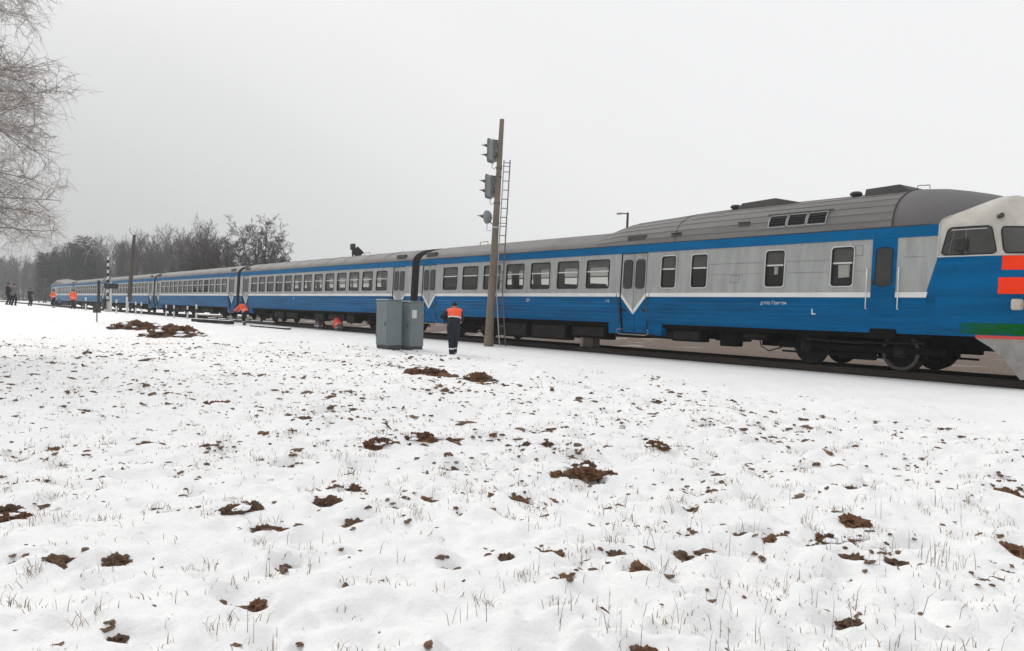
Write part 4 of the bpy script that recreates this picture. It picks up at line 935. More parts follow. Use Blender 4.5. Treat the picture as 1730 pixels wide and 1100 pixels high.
def guard_post(x, y, h, label):
    z = gz(x, y); p = thing('guard_post', label, 'post', (x, y, z), 0, 'white guard posts at the crossing')
    mb = MB(); mb.tube([(0, 0, -0.2), (0, 0, h)], 0.06, 10); mb.build('shaft', 'whitewash', p)
    mb = MB(); mb.tube([(0, 0, h * 0.55), (0, 0, h * 0.78)], 0.064, 10); mb.build('black_band', 'black_paint', p)
    mb = MB(); mb.lathe([(0.07, h), (0.065, h + 0.03), (0.0, h + 0.07)], 'z', n=10); mb.build('snow_cap', 'snow_plain', p)
for x, y, h, lab in ((-74.3, 11.2, 1.05, 'white guard post just right of the rightmost standing worker in orange'),
                     (-72.0, 13.1, 1.05, 'white guard post left of the striped barrier'),
                     (-73.2, 14.8, 1.0, 'white guard post right after the striped barrier'),
                     (-72.0, 15.0, 1.0, 'white guard post left of the wooden pole, nearest to it'),
                     (-70.5, 16.6, 0.95, 'white guard post right of the wooden pole, nearest to it'),
                     (-68.0, 16.6, 0.95, 'white guard post between two others right of the wooden pole'),
                     (-65.5, 17.0, 0.95, 'white guard post farthest right at the crossing, before the dark mounds'),
                     (-58.2, 15.7, 1.15, 'slim black and white marker post beside the snow-covered timbers')):
    guard_post(x, y, h, lab)

def crossing_barrier():
    x, y = -86.2, 14.9; z = gz(x, y)
    b = thing('crossing_barrier', 'raised black and white striped level crossing barrier beside its signal box', 'barrier', (x, y, z))
    n = 14; z0, z1 = 0.9, 5.4
    for k in range(n):
        a, c = lerp(z0, z1, k / n), lerp(z0, z1, (k + 1) / n); mb = MB()
        mb.tube([(-0.03 * k / n, 0, a), (-0.03 * (k + 1) / n, 0, c)], [lerp(0.13, 0.09, k / n)] * 2, 8); mb.build('boom_band', 'whitewash' if k % 2 else 'black_paint', b)
    mb = MB(); mb.cbox(-0.3, 0.3, -0.25, 0.25, -0.2, 1.05, 0.03); mb.build('mechanism_box', 'whitewash', b)
    mb = MB(); mb.cbox(0.32, 0.62, -0.5, -0.2, 0.3, 1.3, 0.03); mb.build('counterweight', 'black_paint', b)
crossing_barrier()
def crossing_signal():
    x, y = -84.6, 14.9; z = gz(x, y)
    s = thing('crossing_signal', 'black twin-lamp road crossing signal on a post behind the striped barrier', 'signal', (x, y, z))
    mb = MB(); mb.tube([(0, 0, -0.2), (0, 0, 2.9)], 0.09, 8); mb.build('post', 'whitewash', s)
    mb = MB(); mb.cbox(0.05, 0.12, -0.62, 0.62, 2.25, 2.75, 0.03); mb.build('backboard', 'black_paint', s)
    for dy in (-0.4, 0.4):
        mb = MB(); mb.lathe([(0.0, 0.26), (0.14, 0.25), (0.17, 0.2), (0.17, 0.1)], 'x', (0, dy, 2.5), 14); mb.build('lamp', 'black_paint', s)
    mb = MB(); mb.cbox(-0.35, -0.15, -1.15, -0.9, 0.0, 3.0, 0.02); mb.build('pillar', 'black_paint', s)
crossing_signal()
def small_sign():
    x, y = -54.0, 8.75; z = gz(x, y)
    s = thing('small_sign', 'small dark square sign on a short post standing alone in the snow', 'sign', (x, y, z))
    mb = MB(); mb.tube([(0, 0, -0.2), (0.02, 0, 0.75)], 0.035, 8); mb.build('post', 'dark_metal', s)
    mb = MB(); mb.cbox(-0.02, 0.02, -0.22, 0.22, 0.55, 0.98, 0.01); mb.build('board', 'wood_pole', s)
small_sign()
def diamond_sign():
    x, y = -55.4, 26.2
    s = thing('crossing_sign', 'black diamond-shaped board and lamp head rising above the carriage roof', 'sign', (x, y, 0))
    mb = MB(); mb.tube([(0, 0, -0.2), (0, 0, 5.7)], 0.07, 8); mb.build('post', 'dark_metal', s)
    c = (0.25, 0.28, 5.45); u = Vector((0.55, 0.83, 0)); w = 0.48
    d = [Vector(c) + u * w, Vector(c) + Vector((0, 0, 0.46)), Vector(c) - u * w, Vector(c) - Vector((0, 0, 0.46))]
    mb = MB(); mb.prism(d, (0.05, -0.033, 0)); mb.build('board', 'black_paint', s)
    mb = MB(); mb.cbox(-0.17, 0.17, -0.17, 0.17, 5.62, 6.10, 0.05); mb.build('lamp_head', 'dark_metal', s)
    mb = MB(); mb.tube([(0, 0, 4.9), (0.2, 0.3, 4.95)], 0.05, 6); mb.build('bracket', 'galvanised', s)
diamond_sign()
def lamp_post():
    x, y = -32.4, 32.0
    s = thing('lamp_post', 'thin dark lamp post with short arm standing behind the railcar', 'street lamp', (x, y, 0))
    mb = MB(); mb.tube([(0, 0, -0.2), (0, 0, 4), (0.04, 0.04, 7.05)], [0.10, 0.085, 0.06], 8); mb.build('post', 'dark_metal', s)
    mb = MB(); mb.tube([(0.04, 0.04, 6.98), (-0.2, -0.22, 7.0)], 0.03, 6); mb.build('arm', 'dark_metal', s)
    mb = MB(); mb.cbox(-0.42, -0.16, -0.42, -0.16, 6.94, 7.05, 0.03); mb.build('lantern', 'galvanised', s)
lamp_post()
def point_marker():
    x, y = -22.35, 19.98
    s = thing('track_marker', 'small white track marker post with a black cap behind the near rail', 'marker post', (x, y, 0.02))
    mb = MB(); mb.tube([(-0.10, 0, -0.05), (-0.04, 0, 0.4), (0.0, 0, 0.72)], [0.10, 0.075, 0.06], 8); mb.build('post', 'whitewash', s)
    mb = MB(); mb.lathe([(0.085, 0.72), (0.11, 0.76), (0.11, 0.82), (0.075, 0.84)], 'z', n=10); mb.build('black_band', 'black_paint', s)
    mb = MB(); mb.lathe([(0.085, 0.84), (0.09, 0.88), (0.0, 0.91)], 'z', n=10); mb.build('cap', 'whitewash', s)
    b = thing('track_box', 'grey-brown steel box on the ballast beside the white marker post', 'equipment box', (x + 0.42, y + 0.05, 0.02))
    mb = MB(); mb.cbox(-0.26, 0.24, -0.2, 0.2, -0.03, 0.46, 0.03); mb.build('housing', 'concrete', b)
    mb = MB(); mb.cbox(-0.28, 0.26, -0.22, 0.22, 0.46, 0.50, 0.01); mb.build('lid', 'mast_grey', b)
point_marker()

# loose rails and sleepers beside the track
def snow_bar(name, label, cat, p0, p1, w, h, mat, lift=0.0, gap=0.18):
    a, b = Vector(p0), Vector(p1); d = b - a; L_ = d.length; rz = math.atan2(d.y, d.x)
    o = thing(name, label, cat, (a.x, a.y, gz(a.x, a.y) + lift), rz)
    mb = MB(); mb.cbox(0, L_, -w/2, w/2, 0, h, min(w, h) * 0.15); mb.build('bar', mat, o)
    n = int(L_ / 1.7)
    for k in range(n):
        x0, x1 = L_ * (k + gap * random.random()) / n, L_ * (k + 1 - gap * random.random()) / n
        mb = MB(); mb.cbox(x0, x1, -w/2 * 0.9, w/2 * 0.9, h, h + 0.035, 0.012); mb.build('snow_cover', 'snow_plain', o)
    return o
random.seed(5)
snow_bar('loose_rail', 'long loose rail capped with snow in front of the bending worker', 'rail', (-62.0, 17.55, 0), (-50.2, 18.35, 0), 0.14, 0.17, 'rail_rust', 0.06)
snow_bar('timber_sleeper', 'snow-dusted dark timber lying left of the bending worker', 'timber', (-58.6, 15.6, 0), (-52.9, 16.55, 0), 0.30, 0.22, 'under_brown', -0.02)
snow_bar('timber_sleeper', 'low snow-covered timber right of the bending worker', 'timber', (-50.6, 17.05, 0), (-45.0, 17.35, 0), 0.26, 0.10, 'under_brown', -0.03, 0.05)

# ------------------------------------------------------------------ people: one continuous skin from tapered limbs
def ik(a, c, l1, l2, hint):
    a, c = Vector(a), Vector(c); d = c - a; D = d.length; m = min(D, (l1 + l2) * 0.999)
    if D > m: c = a + d * (m / D); d = c - a; D = m
    k = (l1 * l1 - l2 * l2 + D * D) / (2 * D); h = math.sqrt(max(0, l1 * l1 - k * k)); dn = d.normalized()
    hv = Vector(hint); hv = hv - dn * hv.dot(dn); hv = hv.normalized() if hv.length > 1e-5 else dn.orthogonal().normalized()
    return a + dn * k + hv * h, c
def capsule(mb, a, b, ra, rb, n=10):
    a, b = Vector(a), Vector(b); d = (b - a)
    if d.length < 1e-5: d = Vector((0, 0, 1e-3))
    dn = d.normalized(); pts, rad = [], []
    for k in range(4): t = R(90 - 30 * k) if k else R(85); pts.append(a - dn * ra * math.sin(t)); rad.append(ra * math.cos(t))
    for k in range(4): t = R(30 * k) if k < 3 else R(85); pts.append(b + dn * rb * math.sin(t)); rad.append(rb * math.cos(t))
    mb.tube(pts, rad, n)
def ellipsoid(mb, c, r_, n=12, rot=None):
    vs, fs = [], []; c = Vector(c)
    for i in range(n // 2 + 1):
        th = math.pi * i / (n // 2)
        th = max(0.08, min(math.pi - 0.08, th))
        for k in range(n):
            ph = 2 * math.pi * k / n; p = Vector((r_[0] * math.sin(th) * math.cos(ph), r_[1] * math.sin(th) * math.sin(ph), r_[2] * math.cos(th)))
            if rot: p = rot @ p
            vs.append(c + p)
    for i in range(n // 2):
        for k in range(n): fs.append((i*n+k, i*n+(k+1) % n, (i+1)*n+(k+1) % n, (i+1)*n+k))
    fs.append(tuple(range(n))); fs.append(tuple(reversed(range(len(vs)-n, len(vs))))); mb.add(vs, fs)

def make_person(loc, rotz, label, pose, clothes, voxel=0.014, group=None):
    """pose in metres: x to the person's right, y forward, z up"""
    P = {k: Vector(v) for k, v in pose.items()}
    hip, chest, neck, head = P['hip'], P['chest'], P['neck'], P['head']
    up_t = (chest - hip).normalized()
    side = P.get('side', Vector((1, 0, 0))).normalized()
    segs = []                              # (a, b, ra, rb, material)
    mb = MB()
    def seg(a, b, ra, rb, m): capsule(mb, a, b, ra, rb); segs.append((Vector(a), Vector(b), ra, rb, m))
    top, leg = clothes['top'], clothes['leg']; B = clothes.get('bulk', 1.12)
    for s, q in ((-1, 'l'), (1, 'r')):
        h0 = hip + side * s * 0.095; kn, ft = ik(h0, P['foot_' + q] + Vector((0, 0, 0.09)), 0.45, 0.44, P.get('knee', Vector((0, 1, 0.1))))
        seg(h0, kn, 0.105 * B, 0.075 * B, leg); seg(kn, ft, 0.075 * B, 0.058 * B * 1.1, leg)
        fd = P.get('toe_' + q, Vector((0, 1, 0))).normalized()
        seg(ft + Vector((0, 0, -0.045)) - fd * 0.05, ft + Vector((0, 0, -0.055)) + fd * 0.15, 0.048, 0.040, clothes['shoe'])
        s0 = chest + side * s * 0.175 + up_t * 0.10; el, ha = ik(s0, P['hand_' + q], 0.29, 0.26, P.get('elbow_' + q, Vector((s * 0.6, -0.6, -0.4))))
        seg(s0, el, 0.068 * B, 0.054 * B, top); seg(el, ha, 0.054 * B, 0.040 * B, top)
        fw = (ha - el).normalized(); pal = ha + fw * 0.05; gl = clothes.get('glove', 'skin')
        seg(ha, pal + fw * 0.02, 0.030, 0.034, gl)
        sd = fw.cross(Vector((0, 0, 1)));  sd = sd.normalized() if sd.length > 0.1 else Vector((1, 0, 0)); dn = sd.cross(fw)
        for j, (o, ln) in enumerate(((-0.030, 0.062), (-0.010, 0.074), (0.010, 0.070), (0.030, 0.055))):
            b0 = pal + fw * 0.035 + sd * o; b1 = b0 + fw * ln * 0.55 + sd * o * 0.15; b2 = b1 + (fw * 0.6 + dn * 0.5) * ln * 0.5
            seg(b0, b1, 0.011, 0.010, gl); seg(b1, b2, 0.010, 0.009, gl)
        t0 = pal - fw * 0.02 + sd * 0.03 * s; t1 = t0 + (fw * 0.6 + sd * 0.7 * s) * 0.045; seg(t0, t1, 0.013, 0.011, gl); seg(t1, t1 + (fw * 0.9 + sd * 0.1 * s) * 0.03, 0.011, 0.010, gl)
    # torso
    mid = (hip + chest) / 2
    for s in (-1, 0, 1):
        w = side * s * 0.07
        seg(hip + w, mid + w * 0.9, 0.115 * B, 0.112 * B, leg if clothes.get('overall') else top); seg(mid + w * 0.9, chest + w * 1.2, 0.112 * B, 0.125 * B, top)
        seg(chest + w * 1.2, chest + w * 1.5 + up_t * 0.10, 0.125 * B, 0.085 * B, top)
    seg(chest + up_t * 0.12, neck, 0.075, 0.062, top); seg(neck, (neck + head) / 2, 0.06, 0.058, 'skin')
    # head with face
    fd = P.get('look', Vector((0, 1, 0))).normalized(); hu = (head - neck).normalized(); hu = (hu - fd * hu.dot(fd)).normalized(); hs_ = fd.cross(hu)
    rot = Matrix((hs_, fd, hu)).transposed()
    def H(x, y, z): return head + hs_ * x + fd * y + hu * z
    ellipsoid(mb, H(0, -0.005, 0.035), (0.078, 0.098, 0.098), rot=rot); ellipsoid(mb, H(0, 0.022, -0.045), (0.060, 0.070, 0.075), rot=rot)
    segs.append((H(0, 0, 0.05), H(0, 0.02, -0.05), 0.10, 0.08, 'skin'))
    seg(H(0, 0.098, 0.012), H(0, 0.112, -0.018), 0.010, 0.016, 'skin')           # nose
    for s in (-1, 1): seg(H(s * 0.078, -0.01, 0.015), H(s * 0.078, -0.015, -0.025), 0.014, 0.012, 'skin')   # ears
    seg(H(-0.02, 0.086, -0.058), H(0.02, 0.086, -0.058), 0.009, 0.009, 'skin')
    me = mb.mesh('tmp', 'skin'); ob = bpy.data.objects.new('tmp', me); COL.objects.link(ob)
    md = ob.modifiers.new('r', 'REMESH'); md.mode = 'VOXEL'; md.voxel_size = voxel; md.use_smooth_shade = True
    sm = ob.modifiers.new('s', 'SMOOTH'); sm.factor = 0.5; sm.iterations = 2
    dg = bpy.context.evaluated_depsgraph_get(); body = bpy.data.meshes.new_from_object(ob.evaluated_get(dg)); bpy.data.objects.remove(ob)
    names = sorted({s[4] for s in segs} | {'hair_dark', 'reflective', 'cloth_maroon'}); body.materials.clear()
    for n_ in names: body.materials.append(M[n_])
    idx = {n_: i for i, n_ in enumerate(names)}
    root = thing('person', label, 'person', loc, rotz, group)
    def nearest(p):
        best, bm = 1e9, None
        for a, b, ra, rb, m in segs:
            d = b - a; t = max(0, min(1, (p - a).dot(d) / max(1e-9, d.length_squared))); q = (p - (a + d * t)).length - lerp(ra, rb, t)
            if q < best: best, bm = q, (m, t, a, b)
        return bm
    sel = []
    eyes = [H(s * 0.032, 0.085, 0.018) for s in (-1, 1)]; mouth = H(0, 0.092, -0.060)
    for pl in body.polygons:
        c = pl.center; m, t, a, b = nearest(c); nm = m
        if m == 'skin' and (c - head).length < 0.16:
            if any((c - e_).length < 0.014 for e_ in eyes): nm = 'hair_dark'
            elif abs((c - mouth).dot(hu)) < 0.007 and (c - mouth).length < 0.026: nm = 'cloth_maroon'
        if clothes.get('cuffs') and m == leg and (b - a).length > 0.3 and abs(c.z - 0.235) < 0.022: nm = 'reflective'
        pl.material_index = idx[nm]
    body.polygons.foreach_set('use_smooth', [True] * len(body.polygons)); body.name = 'body'; link('body', body, root)
    # cap or hood
    mb = MB(); rows = []
    for i in range(7):
        th = R(100 * i / 6); TH = lambda k: R(lerp(140, 92, 0.5 + 0.5 * math.sin(R(24 * k))) * i / 6); rows.append([tuple(H(0.092 * math.sin(TH(k)) * math.cos(R(24 * k)), -0.006 + 0.112 * math.sin(TH(k)) * math.sin(R(24 * k)), 0.048 + 0.100 * math.cos(TH(k)))) for k in range(16)])
    mb.grid(rows)
    if clothes.get('brim'): mb.add([H(-0.07, 0.08, 0.06), H(0.07, 0.08, 0.06), H(0.05, 0.17, 0.045), H(-0.05, 0.17, 0.045)], [(0, 1, 2, 3)])
    mb.build('cap', clothes.get('cap', 'cloth_black'), root)
    if clothes.get('vest'):
        lo, hi = clothes.get('vest_range', (0.35, 1.35)); L_ = (chest - hip).length
        vb = MB(); vmap = {}; cnt = []
        for pl in body.polygons:
            c = pl.center; k = (c - hip).dot(up_t) / L_
            if not (lo < k < hi): continue
            latr = abs((c - chest).dot(side)); m = nearest(c)
            if latr > 0.235 or m[0] == 'skin' and latr < 0.1: continue
            if latr > 0.20 and (m[3] - m[2]).length > 0.2 and m[1] > 0.28: continue      # not down the arms
            hb = clothes.get('bands', (0.62, 0.88)); on = any(abs(k - q) < 0.045 for q in hb)
            vb_i = []
            for vi in pl.vertices:
                if vi not in vmap: v = body.vertices[vi]; vmap[vi] = len(vb.v); vb.v.append(tuple(v.co + v.normal * 0.014))
                vb_i.append(vmap[vi])
            vb.f.append(tuple(vb_i)); vb.m.append(1 if on else 0); vb.s.append(True)
        if vb.f: vb.build('vest', [clothes['vest'], 'reflective'], root)
    return root

WK = dict(top='cloth_navy', leg='cloth_navy', shoe='shoe_grey', vest='vest_orange', cap='cloth_black', cuffs=True, overall=True)
# middle: walking towards the train, bent forward
make_person((-21.55, 13.72, gz(-21.55, 13.72) - 0.02), R(60), 'worker in navy overalls and orange vest, stooping beside the grey cabinets', dict(
    hip=(0, -0.06, 0.93), chest=(0.03, 0.16, 1.33), neck=(0.03, 0.29, 1.47), head=(0.03, 0.37, 1.58), look=(0.0, 0.8, -0.55),
    foot_l=(-0.05, -0.12, 0.0), foot_r=(0.06, 0.30, 0.03), hand_l=(-0.20, 0.40, 1.12), hand_r=(0.14, 0.46, 1.0), elbow_l=(-1, -0.3, -0.1), elbow_r=(0.8, -0.2, -0.5)), dict(WK, vest_range=(0.60, 1.60), bands=(0.64,), bulk=1.30), 0.010)
# bending worker beside the third vehicle
make_person((-52.6, 17.25, gz(-52.6, 17.25)), R(118), 'worker in orange vest bending with arms stretched forward beside the loose rail', dict(
    hip=(0, -0.12, 0.88), chest=(0, 0.16, 1.22), neck=(0, 0.30, 1.32), head=(0, 0.38, 1.40), look=(0, 0.85, -0.5), foot_l=(-0.13, -0.12, 0.0), foot_r=(0.13, 0.10, 0.0),
    hand_l=(-0.16, 0.70, 0.98), hand_r=(0.16, 0.72, 0.90), elbow_l=(-0.3, -0.2, -1), elbow_r=(0.3, -0.2, -1)), dict(WK, top='vest_orange', leg='cloth_black', vest_range=(0.0, 1.4), bands=(0.3,), glove='shoe_grey'), 0.014)
# crouching under the second vehicle
crouch = dict(hip=(0, -0.15, 0.30), chest=(0, 0.06, 0.60), neck=(0, 0.19, 0.70), head=(0, 0.28, 0.78), look=(0, 0.9, -0.3), foot_l=(-0.14, 0.02, 0.02), foot_r=(0.14, 0.02, 0.02),
              hand_l=(-0.15, 0.52, 0.32), hand_r=(0.16, 0.50, 0.30), knee=(0, 1, 0.8))
make_person((-42.3, 19.22, -0.02), R(80), 'worker in red-orange jacket crouching under the carriage left of the cabinets', crouch, dict(WK, top='vest_red', vest='vest_red', leg='cloth_grey', vest_range=(0.1, 1.4), bands=(0.4,)), 0.014)
make_person((-45.2, 19.25, -0.02), R(-75), 'crouching worker in grey trousers under the carriage, left of the red jacket', dict(crouch, hand_l=(-0.2, 0.40, 0.15)), dict(WK, top='cloth_maroon', leg='cloth_grey', vest=None), 0.014)
stand = dict(hip=(0, 0, 0.92), chest=(0, 0.02, 1.32), neck=(0, 0.04, 1.49), head=(0, 0.07, 1.61), look=(0, 1, -0.15), foot_l=(-0.12, -0.02, 0), foot_r=(0.12, 0.04, 0), hand_l=(-0.16, 0.24, 1.05), hand_r=(0.17, 0.22, 1.02), elbow_l=(-0.7, -0.7, 0), elbow_r=(0.7, -0.7, 0))
def at(x, y): return (x, y, gz(x, y) - 0.02)
make_person(at(-78.57, 10.84), R(60), 'standing worker in orange vest, rightmost of the two left of the striped barrier', stand, dict(WK, top='vest_orange', leg='cloth_maroon', cuffs=False, vest_range=(-0.2, 1.4), bands=(0.3,), cap='cloth_maroon'), 0.018, 'people standing at the crossing')
make_person(at(-81.96, 9.81), R(150), 'worker in orange vest with a dark strap, left of the other standing orange worker', dict(stand, hand_l=(-0.05, 0.3, 1.2), chest=(0, 0.06, 1.31)), dict(WK, top='vest_orange', vest_range=(0.2, 1.4), bands=(0.5,)), 0.018, 'people standing at the crossing')
make_person(at(-91.87, 8.89), R(35), 'person in dark clothes with a raised arm, second from the left edge', dict(stand, hand_r=(0.10, 0.16, 1.42), elbow_r=(0.6, 0.2, -1), hand_l=(-0.05, 0.26, 1.15)), dict(top='cloth_black', leg='cloth_black', shoe='cloth_black', cap='hair_dark'), 0.018, 'people standing at the crossing')
make_person(at(-75.2, 5.75), R(15), 'dark-clothed person at the far left edge, behind another', dict(stand, foot_r=(0.16, 0.12, 0)), dict(top='cloth_black', leg='cloth_black', shoe='cloth_black', cap='hair_dark'), 0.018, 'people standing at the crossing')
make_person(at(-75.0, 6.15), R(50), 'person in dark trousers and a grey-fronted jacket at the far left edge', dict(stand, hand_r=(0.10, 0.15, 1.48), elbow_r=(0.6, 0.2, -1)), dict(top='cloth_grey', leg='cloth_navy', shoe='cloth_black', cap='hair_dark'), 0.018, 'people standing at the crossing')

# ------------------------------------------------------------------ trees
def grow(mb, p, d, L_, r_, lvl, cfg, rnd):
    """one branch and its side branches; cfg[lvl] = (segments, children, spread deg, length ratio, up, wobble, start)"""
    seg_n, kids, spread, ratio, upw, wob, start = cfg[lvl]
    pts, rad, dirs = [Vector(p)], [r_], [Vector(d)]
    for k in range(seg_n):
        d = (d + Vector((rnd.uniform(-1, 1), rnd.uniform(-1, 1), rnd.uniform(-1, 1))) * wob + Vector((0, 0, upw * (1 if upw > 0 else (k + 1) / seg_n)))).normalized()
        pts.append(pts[-1] + d * L_ / seg_n); rad.append(max(cfg['min'], r_ * (1 - 0.86 * (k + 1) / seg_n))); dirs.append(d.copy())
    n = 7 if lvl == 0 else 5 if lvl == 1 else 3
    if lvl in cfg['split']: mb[1].tube(pts, rad, n, cap=False)
    else: mb[0].tube(pts, rad, n, cap=False)
    if lvl + 1 not in cfg: return
    for j in range(kids):
        t = start + (1 - start) * (j + rnd.random()) / kids; i = min(seg_n - 1, int(t * seg_n)); f = t * seg_n - i
        q = pts[i].lerp(pts[i + 1], f); dd = dirs[i + 1]
        ax = dd.orthogonal().normalized(); ax.rotate(Matrix.Rotation(rnd.uniform(0, 2 * math.pi), 3, dd))
        nd = dd.copy(); nd.rotate(Matrix.Rotation(R(spread * rnd.uniform(0.65, 1.3)), 3, ax))
        grow(mb, q, nd, L_ * ratio * rnd.uniform(0.65, 1.2) * (1.15 - 0.45 * t), max(cfg['min'], lerp(r_, r_ * 0.2, t) * 0.62), lvl + 1, cfg, rnd)

def tree_meshes(seed, stems, cfg, trunk_mat, crown_mat):
    rnd = random.Random(seed); a, b = MB(), MB()
    for (p, d, L_, r_) in stems(rnd): grow((a, b), Vector(p), Vector(d).normalized(), L_, r_, 0, cfg, rnd)
    return a.mesh('trunk', trunk_mat), b.mesh('crown', crown_mat)

# big spreading bare tree behind the train
def big_stems(rnd):
    out = [((0, 0, -0.3), (0, 0, 1), 2.4, 0.60)]
    n = 46
    for k in range(n):
        a = 2.4 * k + rnd.uniform(-0.3, 0.3); s = R(4 + 78 * ((k + 0.5) / n) ** 0.8); z0 = rnd.uniform(1.3, 2.3); dx, dz = math.sin(s), math.cos(s)
        A = (dx / 5.6) ** 2 + (dz / 7.9) ** 2; Bq = 2 * (z0 - 7.4) * dz / 7.9 ** 2; Cq = ((z0 - 7.4) / 7.9) ** 2 - 1      # reach of the round crown along this limb
        L_ = (-Bq + math.sqrt(max(0, Bq * Bq - 4 * A * Cq))) / (2 * A)
        out.append(((0.25 * math.cos(a), 0.25 * math.sin(a), z0), (dx * math.cos(a), dx * math.sin(a), dz), L_ * rnd.uniform(0.80, 0.93), 0.15))
    return out
cfg_big = {0: (9, 15, 48, 0.27, 0.0, 0.07, 0.25), 1: (5, 8, 46, 0.46, 0.02, 0.15, 0.15), 2: (3, 6, 46, 0.5, 0.01, 0.2, 0.15), 3: (2, 0, 40, 0.5, 0.02, 0.25, 0.2), 'min': 0.017, 'split': (2, 3)}
big = tree_meshes(11, big_stems, cfg_big, 'bark_dark', 'bark')
t = thing('bare_tree', 'large bare spreading tree rising behind the second carriage, tallest of the treeline', 'tree', (-119.0, 41.4, -0.3)); t.scale = (1.0, 1.0, 1.0)
link('trunk', big[0], t); link('crown', big[1], t)
t2 = thing('bare_tree', 'bare tree just left of the large spreading tree, half merged with it', 'tree', (-128.5, 36.5, -0.4), 2.1); t2.scale = (0.85, 0.85, 0.86)
link('trunk', big[0], t2); link('crown', big[1], t2)
def bush_stems(rnd): return [((rnd.uniform(-.6, .6), rnd.uniform(-.6, .6), -0.1), (rnd.uniform(-.6, .6), rnd.uniform(-.6, .6), 1), rnd.uniform(3.5, 5), 0.05) for k in range(12)]
cfg_bush = {0: (6, 8, 34, 0.45, 0.04, 0.12, 0.2), 1: (4, 5, 36, 0.5, 0.04, 0.15, 0.2), 2: (3, 0, 40, 0.5, 0.03, 0.2, 0.2), 'min': 0.010, 'split': (1, 2)}
bush = tree_meshes(4, bush_stems, cfg_bush, 'bark', 'bark')
b = thing('bare_bush', 'low bare bush at the right foot of the large spreading tree', 'bush', (-111.5, 46.5, 0)); b.scale = (0.9, 0.9, 0.9)
link('stem', bush[0], b); link('twigs', bush[1], b)

# wood on the left
def wood_stems(h):
    def f(rnd): return [((0, 0, -0.3), (rnd.uniform(-.05, .05), rnd.uniform(-.05, .05), 1), h, 0.21)]
    return f
kinds = []
for i in range(5):
    cfg = {0: (10, 30, 40 - 3 * i, 0.30, 0.03, 0.05, 0.22), 1: (5, 8, 36, 0.45, 0.09, 0.12, 0.15), 2: (4, 4, 38, 0.5, 0.06, 0.18, 0.15), 3: (2, 0, 40, 0.5, 0.03, 0.2, 0.2), 'min': 0.020, 'split': (1, 2, 3)}
    kinds.append(tree_meshes(30 + i, wood_stems(17), cfg, 'bark_dark', 'bark'))
def spruce(seed, h=16, pine=False):
    rnd = random.Random(seed); a, c = MB(), MB(); a.tube([(0, 0, -0.3), (0, 0, h * 0.5), (0.1, 0, h)], [0.22, 0.14, 0.03], 7)
    z = h * (0.5 if pine else 0.10)
    while z < h * 0.99:
        f = (h - z) / h; rr = (3.0 * (1 - abs(f - 0.25) * 1.2) if pine else 3.1 * f ** 0.75) * rnd.uniform(0.75, 1.1) + 0.2
        for k in range(9):
            an = rnd.uniform(0, 2 * math.pi); ln = rr * rnd.uniform(0.7, 1.1); dr = rnd.uniform(-0.05, 0.35) if not pine else rnd.uniform(-0.5, 0.1)
            u = Vector((math.cos(an), math.sin(an), 0)); v = Vector((-math.sin(an), math.cos(an), 0))
            for q in range(9):
                s = (q + rnd.random()) / 9; p = Vector((0, 0, z)) + u * ln * s - Vector((0, 0, dr * ln * s)); w = 0.42 * (1 - 0.6 * s) * rnd.uniform(0.6, 1.2)
                for g in (-1, 1):
                    e_ = p + v * g * w + u * 0.22 + Vector((0, 0, rnd.uniform(-0.28, 0.05)))
                    c.add([p - u * 0.12, p + u * 0.16, e_], [(0, 1, 2)])
        z += rnd.uniform(0.22, 0.36) * (1 if h < 20 else 1.3)
    return a.mesh('trunk', 'bark_dark'), c.mesh('crown', 'needles')
con = [spruce(1), spruce(2, 15), spruce(3, 17, True)]
rnd = random.Random(77)
EDGE = [(-960, 345), (-860, 330), (-800, 315), (-745, 232), (-690, 216), (-610, 196), (-560, 182), (-515, 172), (-480, 190)]
def wood_tree(meshes, x, y, sc, label, group, nm='wood_tree'):
    o = thing(nm, label, 'tree', (x, y, gz(x, y) - 0.2), rnd.uniform(0, 6.28), group); o.scale = (sc * rnd.uniform(0.85, 1.15), sc * rnd.uniform(0.85, 1.15), sc)
    link('trunk', meshes[0], o); link('crown', meshes[1], o)
for row in range(6):
    u = -955 + rnd.uniform(0, 10)
    while u < -478:
        d = interp(EDGE, u) + row * 9 + rnd.uniform(-5, 5); x, y = along(u, d)
        wood_tree(kinds[rnd.randrange(5)], x, y, rnd.uniform(0.80, 1.06) * (0.95 if row < 2 else 1.0), 'bare grey deciduous tree in the wood beyond the crossing', 'bare trees of the wood')
        u += 5200 / d * rnd.uniform(0.6, 1.4)
for k in range(16):
    u = -800 + 92 * (k + rnd.random()) / 16; d = interp(EDGE, u) - 6 - 8 * rnd.random() if u > -745 else 228 + 12 * rnd.random(); x, y = along(u, d)
    wood_tree(con[k % 2 if rnd.random() < 0.75 else 2], x, y, rnd.uniform(0.78, 1.10), 'dark green conifer in the clump above the workers in orange', 'dark conifers of the wood', 'conifer_tree')
for u, d, sc in ((-560, 176, 0.62), (-545, 172, 0.55), (-575, 182, 0.60), (-530, 168, 0.6), (-600, 190, 0.55)):
    x, y = along(u, d); wood_tree(con[0], x, y, sc, 'low dark conifer among the bare trees behind the train', 'small conifers behind the train', 'conifer_tree')
